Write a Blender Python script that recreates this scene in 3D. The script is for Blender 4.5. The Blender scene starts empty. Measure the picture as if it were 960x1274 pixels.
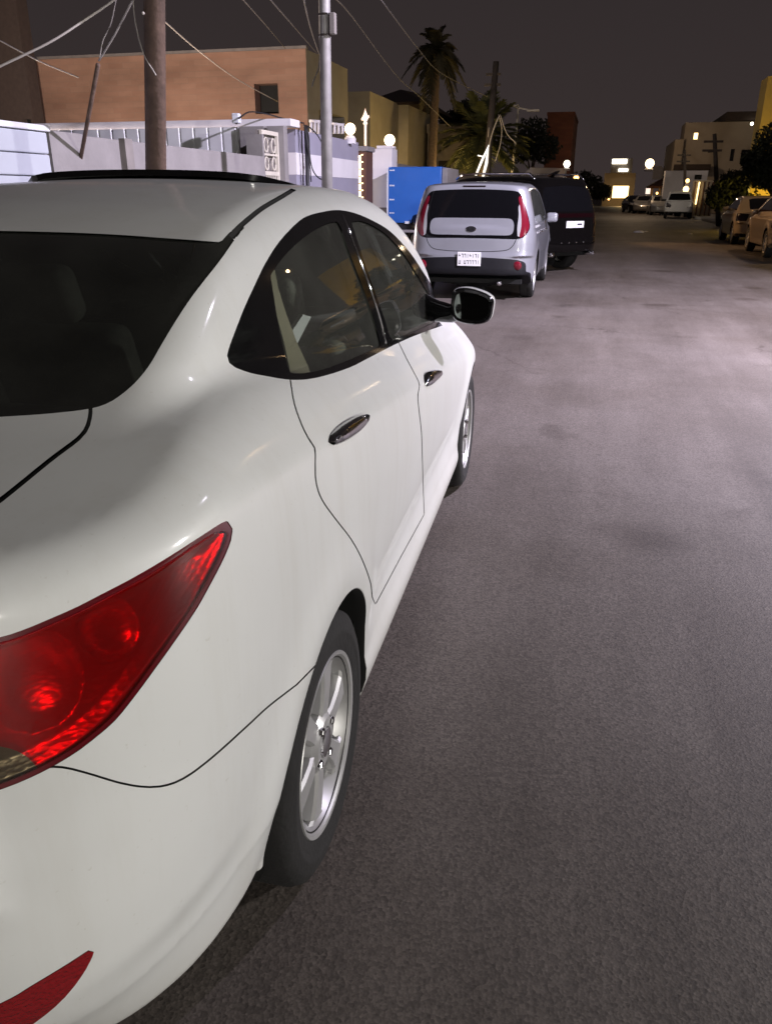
import bpy, bmesh, math, random
import numpy as np
from mathutils import Vector, Matrix, noise as mnoise

random.seed(7)
rng = np.random.default_rng(11)
scene = bpy.context.scene
col = scene.collection
R = math.radians

# ------------------------------------------------------------------ camera model
FPX, PITCH, CAM_H, ROLL = 967.7, R(22.22), 1.434, R(-0.23)
YAW = R(14.5)                      # heading, left of +Y (the road runs along +Y)
CAR_YAW = R(12.29)                 # camera heading relative to the parked sedan
CAR_CAM = np.array([-1.354, -1.217, 1.434])   # camera in the sedan's frame


def cam_axes(yaw_fw):
    fw = np.array([math.cos(yaw_fw), math.sin(yaw_fw), 0.0])
    rt = np.array([math.sin(yaw_fw), -math.cos(yaw_fw), 0.0])
    up = np.array([0, 0, 1.0])
    F = fw * math.cos(PITCH) - up * math.sin(PITCH)
    U = fw * math.sin(PITCH) + up * math.cos(PITCH)
    c, s = math.cos(ROLL), math.sin(ROLL)
    X = c * rt - s * U
    Y = s * rt + c * U
    return X, Y, F


WAX = cam_axes(R(90) + YAW)        # world frame
CAX = cam_axes(CAR_YAW)            # sedan frame
CPOS = np.array([0, 0, CAM_H])


def project(P, C, AX):
    d = P - C
    Z = d @ AX[2]
    Zs = np.where(Z > 0.05, Z, 0.05)
    return np.stack([480 + FPX * (d @ AX[0]) / Zs, 637 - FPX * (d @ AX[1]) / Zs], -1), Z


def ray(px, AX=WAX):
    u, v = (px[0] - 480) / FPX, (637 - px[1]) / FPX
    return AX[2] + u * AX[0] + v * AX[1]


def on_plane(px, axis, val, C=CPOS, AX=WAX):
    d = ray(px, AX)
    return C + d * ((val - C[axis]) / d[axis])


def at(px, py, Y):
    return Vector(on_plane((px, py), 1, Y))


def ground(px, py, z=0.0):
    return Vector(on_plane((px, py), 2, z))


# ------------------------------------------------------------------ scene helpers
def tag(o, label=None, cat=None, group=None, kind=None):
    if label: o['label'] = label
    if cat: o['category'] = cat
    if group: o['group'] = group
    if kind: o['kind'] = kind
    return o


def empty(name, loc=(0, 0, 0), rz=0.0, label=None, cat=None, group=None):
    o = bpy.data.objects.new(name, None)
    col.objects.link(o)
    o.location = loc
    o.rotation_euler = (0, 0, rz)
    o.empty_display_size = 0.2
    return tag(o, label, cat, group)


def obj(name, me, mat=None, parent=None):
    o = bpy.data.objects.new(name, me)
    col.objects.link(o)
    if mat is not None and len(me.materials) == 0:
        me.materials.append(mat)
    if parent is not None:
        o.parent = parent
    return o


def copy_tree(o, parent=None):
    c = o.copy()
    col.objects.link(c)
    c.parent = parent
    for ch in list(o.children):
        copy_tree(ch, c)
    return c


def np_mesh(name, V, T, N=None, smooth=True):
    me = bpy.data.meshes.new(name)
    V = np.asarray(V, dtype=np.float32)
    T = np.asarray(T, dtype=np.int32)
    nl = T.shape[1]
    me.vertices.add(len(V)); me.vertices.foreach_set('co', V.ravel())
    me.loops.add(T.size); me.loops.foreach_set('vertex_index', T.ravel())
    me.polygons.add(len(T))
    me.polygons.foreach_set('loop_start', np.arange(0, T.size, nl, dtype=np.int32))
    me.polygons.foreach_set('loop_total', np.full(len(T), nl, dtype=np.int32))
    me.polygons.foreach_set('use_smooth', np.full(len(T), smooth))
    me.update(calc_edges=True)
    if N is not None:
        me.normals_split_custom_set_from_vertices(np.asarray(N, dtype=np.float32))
    return me


class MB:
    """collects boxes, tubes, prisms in one bmesh"""
    def __init__(s):
        s.bm = bmesh.new()

    def box(s, lo, hi, M=None, bevel=0.0, seg=2):
        r = bmesh.ops.create_cube(s.bm, size=1)
        vs = r['verts']
        lo, hi = Vector(lo), Vector(hi)
        c, d = (lo + hi) / 2, hi - lo
        for v in vs:
            v.co = Vector((v.co.x * d.x, v.co.y * d.y, v.co.z * d.z)) + c
        if bevel > 0:
            es = list({e for v in vs for e in v.link_edges})
            rr = bmesh.ops.bevel(s.bm, geom=es, offset=min(bevel, .45 * min(abs(d.x), abs(d.y), abs(d.z))), segments=seg, affect='EDGES', profile=.5)
            vs = list({v for f in rr['faces'] for v in f.verts} | {v for v in vs if v.is_valid})
        if M is not None:
            for v in vs:
                v.co = M @ v.co
        return s

    def tube(s, pts, r, n=8, cap=True):
        pts = [Vector(p) for p in pts]
        rs = r if isinstance(r, (list, tuple)) else [r] * len(pts)
        rings = []
        ref = None
        for i, p in enumerate(pts):
            a = pts[max(i - 1, 0)]; b = pts[min(i + 1, len(pts) - 1)]
            t = (b - a).normalized()
            if ref is None:
                ref = Vector((0, 0, 1)) if abs(t.z) < .9 else Vector((1, 0, 0))
            u = t.cross(ref).normalized(); w = u.cross(t).normalized()
            ref = w
            rings.append([s.bm.verts.new(p + (u * math.cos(2 * math.pi * k / n) + w * math.sin(2 * math.pi * k / n)) * rs[i]) for k in range(n)])
        for a, b in zip(rings, rings[1:]):
            for k in range(n):
                s.bm.faces.new((a[k], a[(k + 1) % n], b[(k + 1) % n], b[k]))
        if cap:
            s.bm.faces.new(list(reversed(rings[0]))); s.bm.faces.new(rings[-1])
        return s

    def lathe(s, prof, n=32, M=None):
        """prof: (radius, height) about local z"""
        rings = []
        for (r, h) in prof:
            if r < 1e-6:
                rings.append([s.bm.verts.new((0, 0, h))])
            else:
                rings.append([s.bm.verts.new((r * math.cos(2 * math.pi * k / n), r * math.sin(2 * math.pi * k / n), h)) for k in range(n)])
        for a, b in zip(rings, rings[1:]):
            if len(a) == 1 and len(b) == 1: continue
            for k in range(n):
                k2 = (k + 1) % n
                if len(a) == 1: s.bm.faces.new((a[0], b[k2], b[k]))
                elif len(b) == 1: s.bm.faces.new((a[k], a[k2], b[0]))
                else: s.bm.faces.new((a[k], a[k2], b[k2], b[k]))
        if M is not None:
            for r in rings:
                for v in r: v.co = M @ v.co
        return s

    def prism(s, poly, a, b, f):
        """poly 2D outline, extruded between a and b; f(u, v, w) -> 3D"""
        A = [s.bm.verts.new(f(u, v, a)) for u, v in poly]
        B = [s.bm.verts.new(f(u, v, b)) for u, v in poly]
        n = len(poly)
        s.bm.faces.new(list(reversed(A))); s.bm.faces.new(B)
        for k in range(n):
            s.bm.faces.new((A[k], A[(k + 1) % n], B[(k + 1) % n], B[k]))
        return s

    def quad(s, *ps):
        s.bm.faces.new([s.bm.verts.new(p) for p in ps])
        return s

    def build(s, name, mat, parent=None, smooth=False, recalc=True, angle=None):
        if recalc:
            bmesh.ops.recalc_face_normals(s.bm, faces=s.bm.faces)
        me = bpy.data.meshes.new(name)
        s.bm.to_mesh(me); s.bm.free()
        if smooth or angle:
            me.polygons.foreach_set('use_smooth', [True] * len(me.polygons))
            if angle:
                me.set_sharp_from_angle(angle=R(angle))
        return obj(name, me, mat, parent)


# ------------------------------------------------------------------ materials
def new_mat(name):
    m = bpy.data.materials.new(name)
    m.use_nodes = True
    nt = m.node_tree
    return m, nt, nt.nodes['Principled BSDF']


def N(nt, t, **kw):
    n = nt.nodes.new(t)
    for k, v in kw.items():
        if k in n.inputs.keys() if hasattr(n.inputs, 'keys') else False:
            n.inputs[k].default_value = v
        else:
            setattr(n, k, v)
    return n


def simple(name, c, rough=.5, metal=0.0, coat=0.0, var=0.0, vscale=6.0, bump=0.0, bscale=60.0, spec=None, coords='Object', detail=5):
    """principled with a noise in base colour / roughness and a noise bump"""
    m, nt, b = new_mat(name)
    c = tuple(c) + ((1,) if len(c) == 3 else ())
    b.inputs['Base Color'].default_value = c
    b.inputs['Roughness'].default_value = rough
    b.inputs['Metallic'].default_value = metal
    b.inputs['Coat Weight'].default_value = coat
    b.inputs['Coat Roughness'].default_value = .05
    if spec is not None:
        b.inputs['Specular IOR Level'].default_value = spec
    tc = nt.nodes.new('ShaderNodeTexCoord')
    if var > 0:
        n = nt.nodes.new('ShaderNodeTexNoise'); n.inputs['Scale'].default_value = vscale
        n.inputs['Detail'].default_value = detail; n.inputs['Roughness'].default_value = .62
        nt.links.new(tc.outputs[coords], n.inputs['Vector'])
        r = nt.nodes.new('ShaderNodeValToRGB')
        r.color_ramp.elements[0].position = .3; r.color_ramp.elements[1].position = .72
        r.color_ramp.elements[0].color = tuple(x * (1 - var) for x in c[:3]) + (1,)
        r.color_ramp.elements[1].color = tuple(min(1, x * (1 + var * .7)) for x in c[:3]) + (1,)
        nt.links.new(n.outputs['Fac'], r.inputs['Fac'])
        nt.links.new(r.outputs['Color'], b.inputs['Base Color'])
    if bump > 0:
        n2 = nt.nodes.new('ShaderNodeTexNoise'); n2.inputs['Scale'].default_value = bscale; n2.inputs['Detail'].default_value = 4
        nt.links.new(tc.outputs[coords], n2.inputs['Vector'])
        bp = nt.nodes.new('ShaderNodeBump'); bp.inputs['Strength'].default_value = bump; bp.inputs['Distance'].default_value = .02
        nt.links.new(n2.outputs['Fac'], bp.inputs['Height'])
        nt.links.new(bp.outputs['Normal'], b.inputs['Normal'])
    return m


def emis(name, c, strength):
    m, nt, b = new_mat(name)
    b.inputs['Base Color'].default_value = (.8, .8, .8, 1)
    b.inputs['Emission Color'].default_value = tuple(c) + (1,)
    b.inputs['Emission Strength'].default_value = strength
    return m


def glassy(name, tint, rough=.02, spec_boost=1.0, dust=0.0):
    """thin tinted pane: what shows through is filtered by the tint, the surface mirrors by fresnel"""
    m = bpy.data.materials.new(name); m.use_nodes = True
    nt = m.node_tree; nt.nodes.clear()
    out = nt.nodes.new('ShaderNodeOutputMaterial')
    tr = nt.nodes.new('ShaderNodeBsdfTransparent'); tr.inputs['Color'].default_value = tuple(tint) + (1,)
    gl = nt.nodes.new('ShaderNodeBsdfGlossy'); gl.inputs['Roughness'].default_value = rough
    gl.inputs['Color'].default_value = (.95, .97, .96, 1)
    fr = nt.nodes.new('ShaderNodeFresnel'); fr.inputs['IOR'].default_value = 1.5
    mul = nt.nodes.new('ShaderNodeMath'); mul.operation = 'MULTIPLY'; mul.inputs[1].default_value = spec_boost; mul.use_clamp = True
    nt.links.new(fr.outputs[0], mul.inputs[0])
    mx = nt.nodes.new('ShaderNodeMixShader')
    nt.links.new(mul.outputs[0], mx.inputs['Fac']); nt.links.new(tr.outputs[0], mx.inputs[1]); nt.links.new(gl.outputs[0], mx.inputs[2])
    if dust > 0:      # a film of dust that scatters the light falling on the pane
        df = nt.nodes.new('ShaderNodeBsdfDiffuse'); df.inputs['Color'].default_value = (.62, .64, .56, 1)
        tc = nt.nodes.new('ShaderNodeTexCoord'); nz = nt.nodes.new('ShaderNodeTexNoise'); nz.inputs['Scale'].default_value = 5; nz.inputs['Detail'].default_value = 6
        mr = nt.nodes.new('ShaderNodeMapRange'); mr.inputs['From Min'].default_value = .3; mr.inputs['From Max'].default_value = .7
        mr.inputs['To Min'].default_value = dust * .6; mr.inputs['To Max'].default_value = dust * 1.4
        nt.links.new(tc.outputs['Object'], nz.inputs['Vector']); nt.links.new(nz.outputs['Fac'], mr.inputs['Value'])
        m2 = nt.nodes.new('ShaderNodeMixShader')
        nt.links.new(mr.outputs['Result'], m2.inputs['Fac']); nt.links.new(mx.outputs[0], m2.inputs[1]); nt.links.new(df.outputs[0], m2.inputs[2])
        nt.links.new(m2.outputs[0], out.inputs['Surface'])
    else:
        nt.links.new(mx.outputs[0], out.inputs['Surface'])
    return m


# ------------------------------------------------------------------ implicit bodies
def smax(a, b, k):
    h = np.clip(.5 + .5 * (a - b) / k, 0, 1)
    return b + (a - b) * h + k * h * (1 - h)


def smin(a, b, k):
    return -smax(-a, -b, k)


def itp(x, xs, ys):
    """smooth (monotone cubic) interpolation of a table"""
    xs = np.asarray(xs, float); ys = np.asarray(ys, float)
    h = np.diff(xs); d = np.diff(ys) / h
    m = np.zeros(len(xs))
    m[1:-1] = np.where(d[:-1] * d[1:] > 0, 2 * d[:-1] * d[1:] / np.where(np.abs(d[:-1] + d[1:]) < 1e-12, 1e-12, d[:-1] + d[1:]), 0)
    m[0], m[-1] = d[0], d[-1]
    x = np.clip(x, xs[0], xs[-1])
    i = np.clip(np.searchsorted(xs, x) - 1, 0, len(xs) - 2)
    t = (x - xs[i]) / h[i]
    return ((1 + 2 * t) * (1 - t) ** 2 * ys[i] + t * (1 - t) ** 2 * h[i] * m[i]
            + t * t * (3 - 2 * t) * ys[i + 1] + t * t * (t - 1) * h[i] * m[i + 1])


def fgrad(F, P, e=2e-3):
    g = np.empty_like(P)
    for k in range(3):
        d = np.zeros(3); d[k] = e
        g[:, k] = (F(P + d) - F(P - d)) / (2 * e)
    return g


def surface_net(F, lo, hi, h, relax=3):
    lo = np.array(lo, float); hi = np.array(hi, float)
    n = np.ceil((hi - lo) / h).astype(int) + 1
    ax = [lo[k] + h * np.arange(n[k]) for k in range(3)]
    G = np.empty(n)
    YY, ZZ = np.meshgrid(ax[1], ax[2], indexing='ij')
    yz = np.stack([YY.ravel(), ZZ.ravel()], -1)
    for i, xv in enumerate(ax[0]):
        P = np.empty((len(yz), 3)); P[:, 0] = xv; P[:, 1:] = yz
        G[i] = F(P).reshape(n[1], n[2])
    S = G < 0
    c = n - 1
    acc = np.zeros(tuple(c) + (3,)); cnt = np.zeros(tuple(c))
    idx = np.stack(np.meshgrid(*[np.arange(k) for k in n], indexing='ij'), -1)
    for a in range(3):
        sl0 = [slice(None)] * 3; sl1 = [slice(None)] * 3
        sl0[a] = slice(0, -1); sl1[a] = slice(1, None)
        g0, g1 = G[tuple(sl0)], G[tuple(sl1)]
        cr = (g0 < 0) != (g1 < 0)
        t = np.where(cr, g0 / np.where(cr, g0 - g1, 1), 0)
        pos = idx[tuple(sl0)].astype(float); pos[..., a] += t
        b, d = [k for k in range(3) if k != a]
        for ob in (0, 1):
            for od in (0, 1):
                sl = [slice(None)] * 3
                sl[b] = slice(ob, ob + c[b]); sl[d] = slice(od, od + c[d])
                m = cr[tuple(sl)]
                acc += np.where(m[..., None], pos[tuple(sl)], 0); cnt += m
    act = cnt > 0
    vid = -np.ones(tuple(c), int); vid[act] = np.arange(act.sum())
    V = acc[act] / cnt[act][:, None] * h + lo
    Q = []
    for a in range(3):
        b, d = (a + 1) % 3, (a + 2) % 3
        sl0 = [slice(1, -1)] * 3; sl1 = [slice(1, -1)] * 3
        sl0[a] = slice(0, -1); sl1[a] = slice(1, None)
        s0, s1 = S[tuple(sl0)], S[tuple(sl1)]
        for flip in (0, 1):
            m = (s0 & ~s1) if not flip else (~s0 & s1)
            I = np.argwhere(m)
            if not len(I): continue
            off = np.zeros(3, int); off[b] = 1; off[d] = 1
            I = I + off
            def cell(db, dd):
                J = I.copy(); J[:, b] += db; J[:, d] += dd
                return vid[J[:, 0], J[:, 1], J[:, 2]]
            q = np.stack([cell(-1, -1), cell(0, -1), cell(0, 0), cell(-1, 0)], -1)
            Q.append(q[:, ::-1] if flip else q)
    Q = np.concatenate(Q)

    def proj_on(V, it=3):
        for _ in range(it):
            g = fgrad(F, V); f = F(V)
            st = -(f / np.maximum((g * g).sum(1), .05))[:, None] * g
            L = np.linalg.norm(st, axis=1, keepdims=True)
            V = V + st * np.minimum(1, h / np.maximum(L, 1e-9))
        return V
    V = proj_on(V, 2)
    E = np.concatenate([Q[:, [0, 1]], Q[:, [1, 2]], Q[:, [2, 3]], Q[:, [3, 0]]])
    for _ in range(relax):
        s = np.zeros_like(V); k = np.zeros(len(V))
        for i, j in ((0, 1), (1, 0)):
            np.add.at(s, E[:, i], V[E[:, j]]); np.add.at(k, E[:, i], 1)
        V = proj_on(.5 * V + .5 * s / np.maximum(k, 1)[:, None], 1)
    V = proj_on(V, 2)
    T = np.concatenate([Q[:, [0, 1, 2]], Q[:, [0, 2, 3]]])
    return V, T


class Skin:
    """a triangle skin of an implicit body whose regions are cut along exact outlines"""
    def __init__(s, F, lo, hi, h):
        s.F = F
        s.V, s.T = surface_net(F, lo, hi, h)
        s.lab = np.zeros(len(s.T), int)
        s.names = {'body': 0}

    def split(s, fld, cand):
        """fld(V)->signed distance; cuts candidate triangles along fld = 0 and returns the field"""
        used = np.zeros(len(s.V), bool); used[s.T[cand].ravel()] = True
        d = np.full(len(s.V), 9.0)
        ui = np.where(used)[0]
        d[ui] = fld(s.V[ui])
        d[np.abs(d) < 1e-5] = 1e-5
        neg = d < 0
        tn = neg[s.T].sum(1)
        cut = np.where(cand & (tn > 0) & (tn < 3))[0]
        if not len(cut):
            return d
        newV = []; cache = {}
        nT = []; nL = []
        base = len(s.V)

        def ev(a, b):
            k = (a, b) if a < b else (b, a)
            i = cache.get(k)
            if i is None:
                t = d[k[0]] / (d[k[0]] - d[k[1]])
                newV.append(s.V[k[0]] * (1 - t) + s.V[k[1]] * t)
                i = base + len(newV) - 1
                cache[k] = i
            return i
        for ti in cut:
            t = s.T[ti]
            n3 = neg[t]
            odd = np.where(n3 == (n3.sum() == 1))[0][0]
            a, b, c = int(t[odd]), int(t[(odd + 1) % 3]), int(t[(odd + 2) % 3])
            p, q = ev(a, b), ev(a, c)
            nT += [(a, p, q), (p, b, c), (p, c, q)]
            nL += [s.lab[ti]] * 3
        # neighbours that share a cut edge but are no candidates are cut too (keeps the skin closed)
        keep = np.ones(len(s.T), bool); keep[cut] = False
        ce = np.array(list(cache.keys()))
        code = set((ce[:, 0].astype(np.int64) * 10_000_000 + ce[:, 1]).tolist())
        touched = np.zeros(base, bool); touched[ce.ravel()] = True
        for ti in np.where(keep & (touched[s.T].sum(1) >= 2))[0]:
            t = [int(x) for x in s.T[ti]]
            es = []
            for k in range(3):
                a, b = t[k], t[(k + 1) % 3]
                lo_, hi_ = min(a, b), max(a, b)
                if lo_ * 10_000_000 + hi_ in code:
                    es.append((k, cache[(lo_, hi_)]))
            if len(es) == 1:
                k, m = es[0]; a, b, c = t[k], t[(k + 1) % 3], t[(k + 2) % 3]
                nT += [(a, m, c), (m, b, c)]; nL += [s.lab[ti]] * 2; keep[ti] = False
            elif len(es) == 2:
                (k1, m1), (k2, m2) = es
                if (k1 + 1) % 3 == k2: k, e1, e2 = k1, m1, m2
                else: k, e1, e2 = k2, m2, m1
                a, b, c = t[k], t[(k + 1) % 3], t[(k + 2) % 3]
                nT += [(a, e1, c), (e1, b, e2), (e1, e2, c)]; nL += [s.lab[ti]] * 3; keep[ti] = False
        s.V = np.concatenate([s.V, np.array(newV)])
        s.T = np.concatenate([s.T[keep], np.array(nT, int)])
        s.lab = np.concatenate([s.lab[keep], np.array(nL, int)])
        return np.concatenate([d, np.zeros(len(newV))])

    def region(s, name, fld, inside, frm=('body',)):
        """triangles of the regions in frm with fld<0 (and inside(centroid) true) become region name"""
        L = s.names.setdefault(name, len(s.names))
        def cand():
            c = s.V[s.T].mean(1)
            return np.isin(s.lab, [s.names[f] for f in frm]) & inside(c)
        d = s.split(fld, cand())
        # new vertices have d = 0: recompute sign by mean
        sel = cand() & (d[s.T].sum(1) < 0)
        s.lab[sel] = L
        return s

    def gap(s, name, sd, w, inside, frm=('body',)):
        """a groove of half width w along sd = 0"""
        L = s.names.setdefault(name, len(s.names))
        def cand():
            c = s.V[s.T].mean(1)
            return np.isin(s.lab, [s.names[f] for f in frm]) & inside(c)
        s.split(lambda P: sd(P) - w, cand())
        s.split(lambda P: sd(P) + w, cand())
        c = s.V[s.T].mean(1)
        k = cand()
        m = np.zeros(len(s.T), bool)
        ki = np.where(k)[0]
        m[ki] = np.abs(sd(c[ki])) < w
        s.lab[m] = L
        return s

    def finish(s):
        g = fgrad(s.F, s.V)
        s.N = g / np.maximum(np.linalg.norm(g, axis=1, keepdims=True), 1e-9)

    def mesh(s, name, region, offset=0.0, sel=None):
        if isinstance(region, str): region = (region,)
        m = np.isin(s.lab, [s.names[r] for r in region if r in s.names])
        if sel is not None:
            m &= sel(s.V[s.T].mean(1))
        T = s.T[m]
        used, inv = np.unique(T.ravel(), return_inverse=True)
        V = s.V[used] + s.N[used] * offset
        return np_mesh(name, V, inv.reshape(-1, 3), s.N[used])


def poly_sd(Pxy, poly, closed=True):
    """signed distance (negative inside) of points to a polygon"""
    poly = np.asarray(poly, float)
    A = poly; B = np.roll(poly, -1, 0)
    out = np.empty(len(Pxy))
    for i in range(0, len(Pxy), 20000):
        p = Pxy[i:i + 20000][:, None, :]
        ab = (B - A)[None]; ap = p - A[None]
        t = np.clip((ap * ab).sum(-1) / np.maximum((ab * ab).sum(-1), 1e-12), 0, 1)
        dd = np.sqrt(((ap - ab * t[..., None]) ** 2).sum(-1)).min(1)
        x, y = p[..., 0], p[..., 1]
        y0, y1 = A[None, :, 1], B[None, :, 1]; x0, x1 = A[None, :, 0], B[None, :, 0]
        c = ((y0 > y) != (y1 > y)) & (x < (x1 - x0) * (y - y0) / np.where(y1 == y0, 1e-12, y1 - y0) + x0)
        ins = c.sum(1) % 2 == 1
        out[i:i + 20000] = np.where(ins, -dd, dd)
    return out


def spline(pts, sub=4, closed=False):
    pts = np.asarray(pts, float)
    n = len(pts)
    out = []
    rngk = range(n if closed else n - 1)
    for i in rngk:
        if closed:
            p0, p1, p2, p3 = pts[(i - 1) % n], pts[i], pts[(i + 1) % n], pts[(i + 2) % n]
        else:
            p1, p2 = pts[i], pts[i + 1]
            p0 = pts[i - 1] if i > 0 else 2 * p1 - p2
            p3 = pts[i + 2] if i + 2 < n else 2 * p2 - p1
        for k in range(sub):
            t = k / sub
            out.append(.5 * ((2 * p1) + (-p0 + p2) * t + (2 * p0 - 5 * p1 + 4 * p2 - p3) * t * t + (-p0 + 3 * p1 - 3 * p2 + p3) * t ** 3))
    if not closed:
        out.append(pts[-1])
    return np.array(out)
# ------------------------------------------------------------------ shared materials
M = {}


def paint_dusty(name, c):
    """white car paint under a film of dust: clear coat dulled in soft patches, faint water marks, darker grime low down"""
    m, nt, b = new_mat(name); L = nt.links.new
    tc = nt.nodes.new('ShaderNodeTexCoord')
    def noise(s, d=5, r=.6, v=None):
        n = nt.nodes.new('ShaderNodeTexNoise'); n.inputs['Scale'].default_value = s; n.inputs['Detail'].default_value = d; n.inputs['Roughness'].default_value = r
        L(v or tc.outputs['Object'], n.inputs['Vector']); return n.outputs['Fac']
    def ramp(src, p0, p1, a, b_):
        r = nt.nodes.new('ShaderNodeValToRGB'); e = r.color_ramp.elements
        e[0].position, e[1].position = p0, p1; e[0].color = tuple(a) + (1,); e[1].color = tuple(b_) + (1,)
        L(src, r.inputs['Fac']); return r.outputs['Color']
    def mul(a, b_, f=1.0):
        x = nt.nodes.new('ShaderNodeMix'); x.data_type = 'RGBA'; x.blend_type = 'MULTIPLY'; x.inputs['Factor'].default_value = f
        L(a, x.inputs['A']); L(b_, x.inputs['B']); return x.outputs['Result']
    base = ramp(noise(1.6), .3, .7, tuple(v * .95 for v in c), tuple(v * 1.02 for v in c))
    mp = nt.nodes.new('ShaderNodeMapping'); mp.inputs['Scale'].default_value = (9, 9, .9); L(tc.outputs['Object'], mp.inputs['Vector'])
    streak = ramp(noise(1.0, 6, .7, mp.outputs['Vector']), .28, .52, (.93, .92, .90), (1, 1, 1))
    col_ = mul(base, streak, .8)
    speck = ramp(noise(95, 2, .5), .22, .30, (.80, .78, .74), (1, 1, 1))
    col_ = mul(col_, speck, .5)
    sx = nt.nodes.new('ShaderNodeSeparateXYZ'); L(tc.outputs['Object'], sx.inputs[0])
    grime = ramp(sx.outputs['Z'], .18, .42, (.80, .77, .73), (1, 1, 1))
    col_ = mul(col_, grime, .75)
    # scuffs on the bumper corner
    mp2 = nt.nodes.new('ShaderNodeMapping'); mp2.inputs['Scale'].default_value = (3.2, 3.2, 26); L(tc.outputs['Object'], mp2.inputs['Vector'])
    sc = ramp(noise(1.4, 7, .75, mp2.outputs['Vector']), .27, .31, (.62, .60, .58), (1, 1, 1))
    col_ = mul(col_, sc, .45)
    L(col_, b.inputs['Base Color'])
    b.inputs['Roughness'].default_value = .5
    b.inputs['Coat Weight'].default_value = .42
    cr = nt.nodes.new('ShaderNodeMapRange'); cr.inputs['To Min'].default_value = .04; cr.inputs['To Max'].default_value = .16
    L(noise(7, 6, .7), cr.inputs['Value']); L(cr.outputs['Result'], b.inputs['Coat Roughness'])
    return m


M['white_paint'] = paint_dusty('white_paint', (.72, .735, .725))
M['silver_paint'] = simple('silver_paint', (.265, .272, .305), rough=.34, metal=.25, coat=.8, var=.04, vscale=3)
M['black_paint'] = simple('black_paint', (.0034, .003, .003), rough=.07, spec=.3)
M['black_gloss'] = simple('black_gloss', (.006, .006, .0065), rough=.10, spec=.35, var=.2, vscale=30)
M['black_plastic'] = simple('black_plastic', (.022, .022, .024), rough=.55, var=.2, vscale=40, bump=.1, bscale=300)
M['rubber'] = simple('rubber', (.0105, .010, .010), rough=.85, var=.3, vscale=14, bump=.15, bscale=90)
M['dark_void'] = simple('dark_void', (.004, .004, .004), rough=.9)
M['gap'] = simple('gap', (.018, .018, .017), rough=.9)
M['liner'] = simple('cabin_liner', (.07, .072, .062), rough=.9, var=.2)
M['alloy'] = simple('alloy', (.50, .50, .50), rough=.42, metal=.6, var=.10, vscale=9)
M['chrome'] = simple('chrome', (.75, .75, .76), rough=.07, metal=1.0)
M['hub_steel'] = simple('hub_steel', (.028, .027, .026), rough=.6, metal=.5, var=.4, vscale=20)
M['mirror'] = simple('mirror_glass', (.22, .25, .24), rough=.02, metal=1.0)
M['tint'] = glassy('tinted_glass', (.76, .80, .75), dust=.042)
M['dark_tint'] = glassy('dark_tinted_glass', (.065, .068, .065), dust=.030)
M['seat_cloth'] = simple('seat_cloth', (.26, .27, .235), rough=.9, var=.25, vscale=25, bump=.2, bscale=200)
M['beige_trim'] = simple('beige_trim', (.36, .32, .23), rough=.75, var=.1, vscale=8)
M['paper'] = simple('paper', (.78, .80, .84), rough=.7)
M['red_reflector'] = simple('red_reflector', (.24, .008, .012), rough=.2, coat=.6, bump=.35, bscale=160)


def lamp_lens(name, tint, tint2):
    m = glassy(name, tint, rough=.015, spec_boost=1.1)
    return m


M['red_lens'] = lamp_lens('red_lens', (.56, .022, .032), None)
M['smoke_lens'] = lamp_lens('smoke_lens', (.26, .25, .19), None)


def lamp_housing():
    m, nt, b = new_mat('lamp_housing')
    tc = nt.nodes.new('ShaderNodeTexCoord')
    v = nt.nodes.new('ShaderNodeTexVoronoi'); v.inputs['Scale'].default_value = 85
    mp = nt.nodes.new('ShaderNodeMapping'); mp.inputs['Scale'].default_value = (1, 1, 2.2)
    nt.links.new(tc.outputs['Object'], mp.inputs['Vector']); nt.links.new(mp.outputs['Vector'], v.inputs['Vector'])
    bp = nt.nodes.new('ShaderNodeBump'); bp.inputs['Strength'].default_value = .055; bp.inputs['Distance'].default_value = .02
    nt.links.new(v.outputs['Distance'], bp.inputs['Height']); nt.links.new(bp.outputs['Normal'], b.inputs['Normal'])
    b.inputs['Base Color'].default_value = (.80, .68, .66, 1); b.inputs['Metallic'].default_value = .5; b.inputs['Roughness'].default_value = .30
    return m


M['lamp_housing'] = lamp_housing()
M['bowl'] = simple('lamp_bowl', (.62, .50, .50), rough=.24, metal=.55, bump=.12, bscale=120)
M['lamp_seal'] = simple('lamp_seal', (.10, .004, .008), rough=.15, coat=.6)


M['handle_chrome'] = simple('handle_chrome', (.42, .42, .43), rough=.10, metal=1.0)


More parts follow.
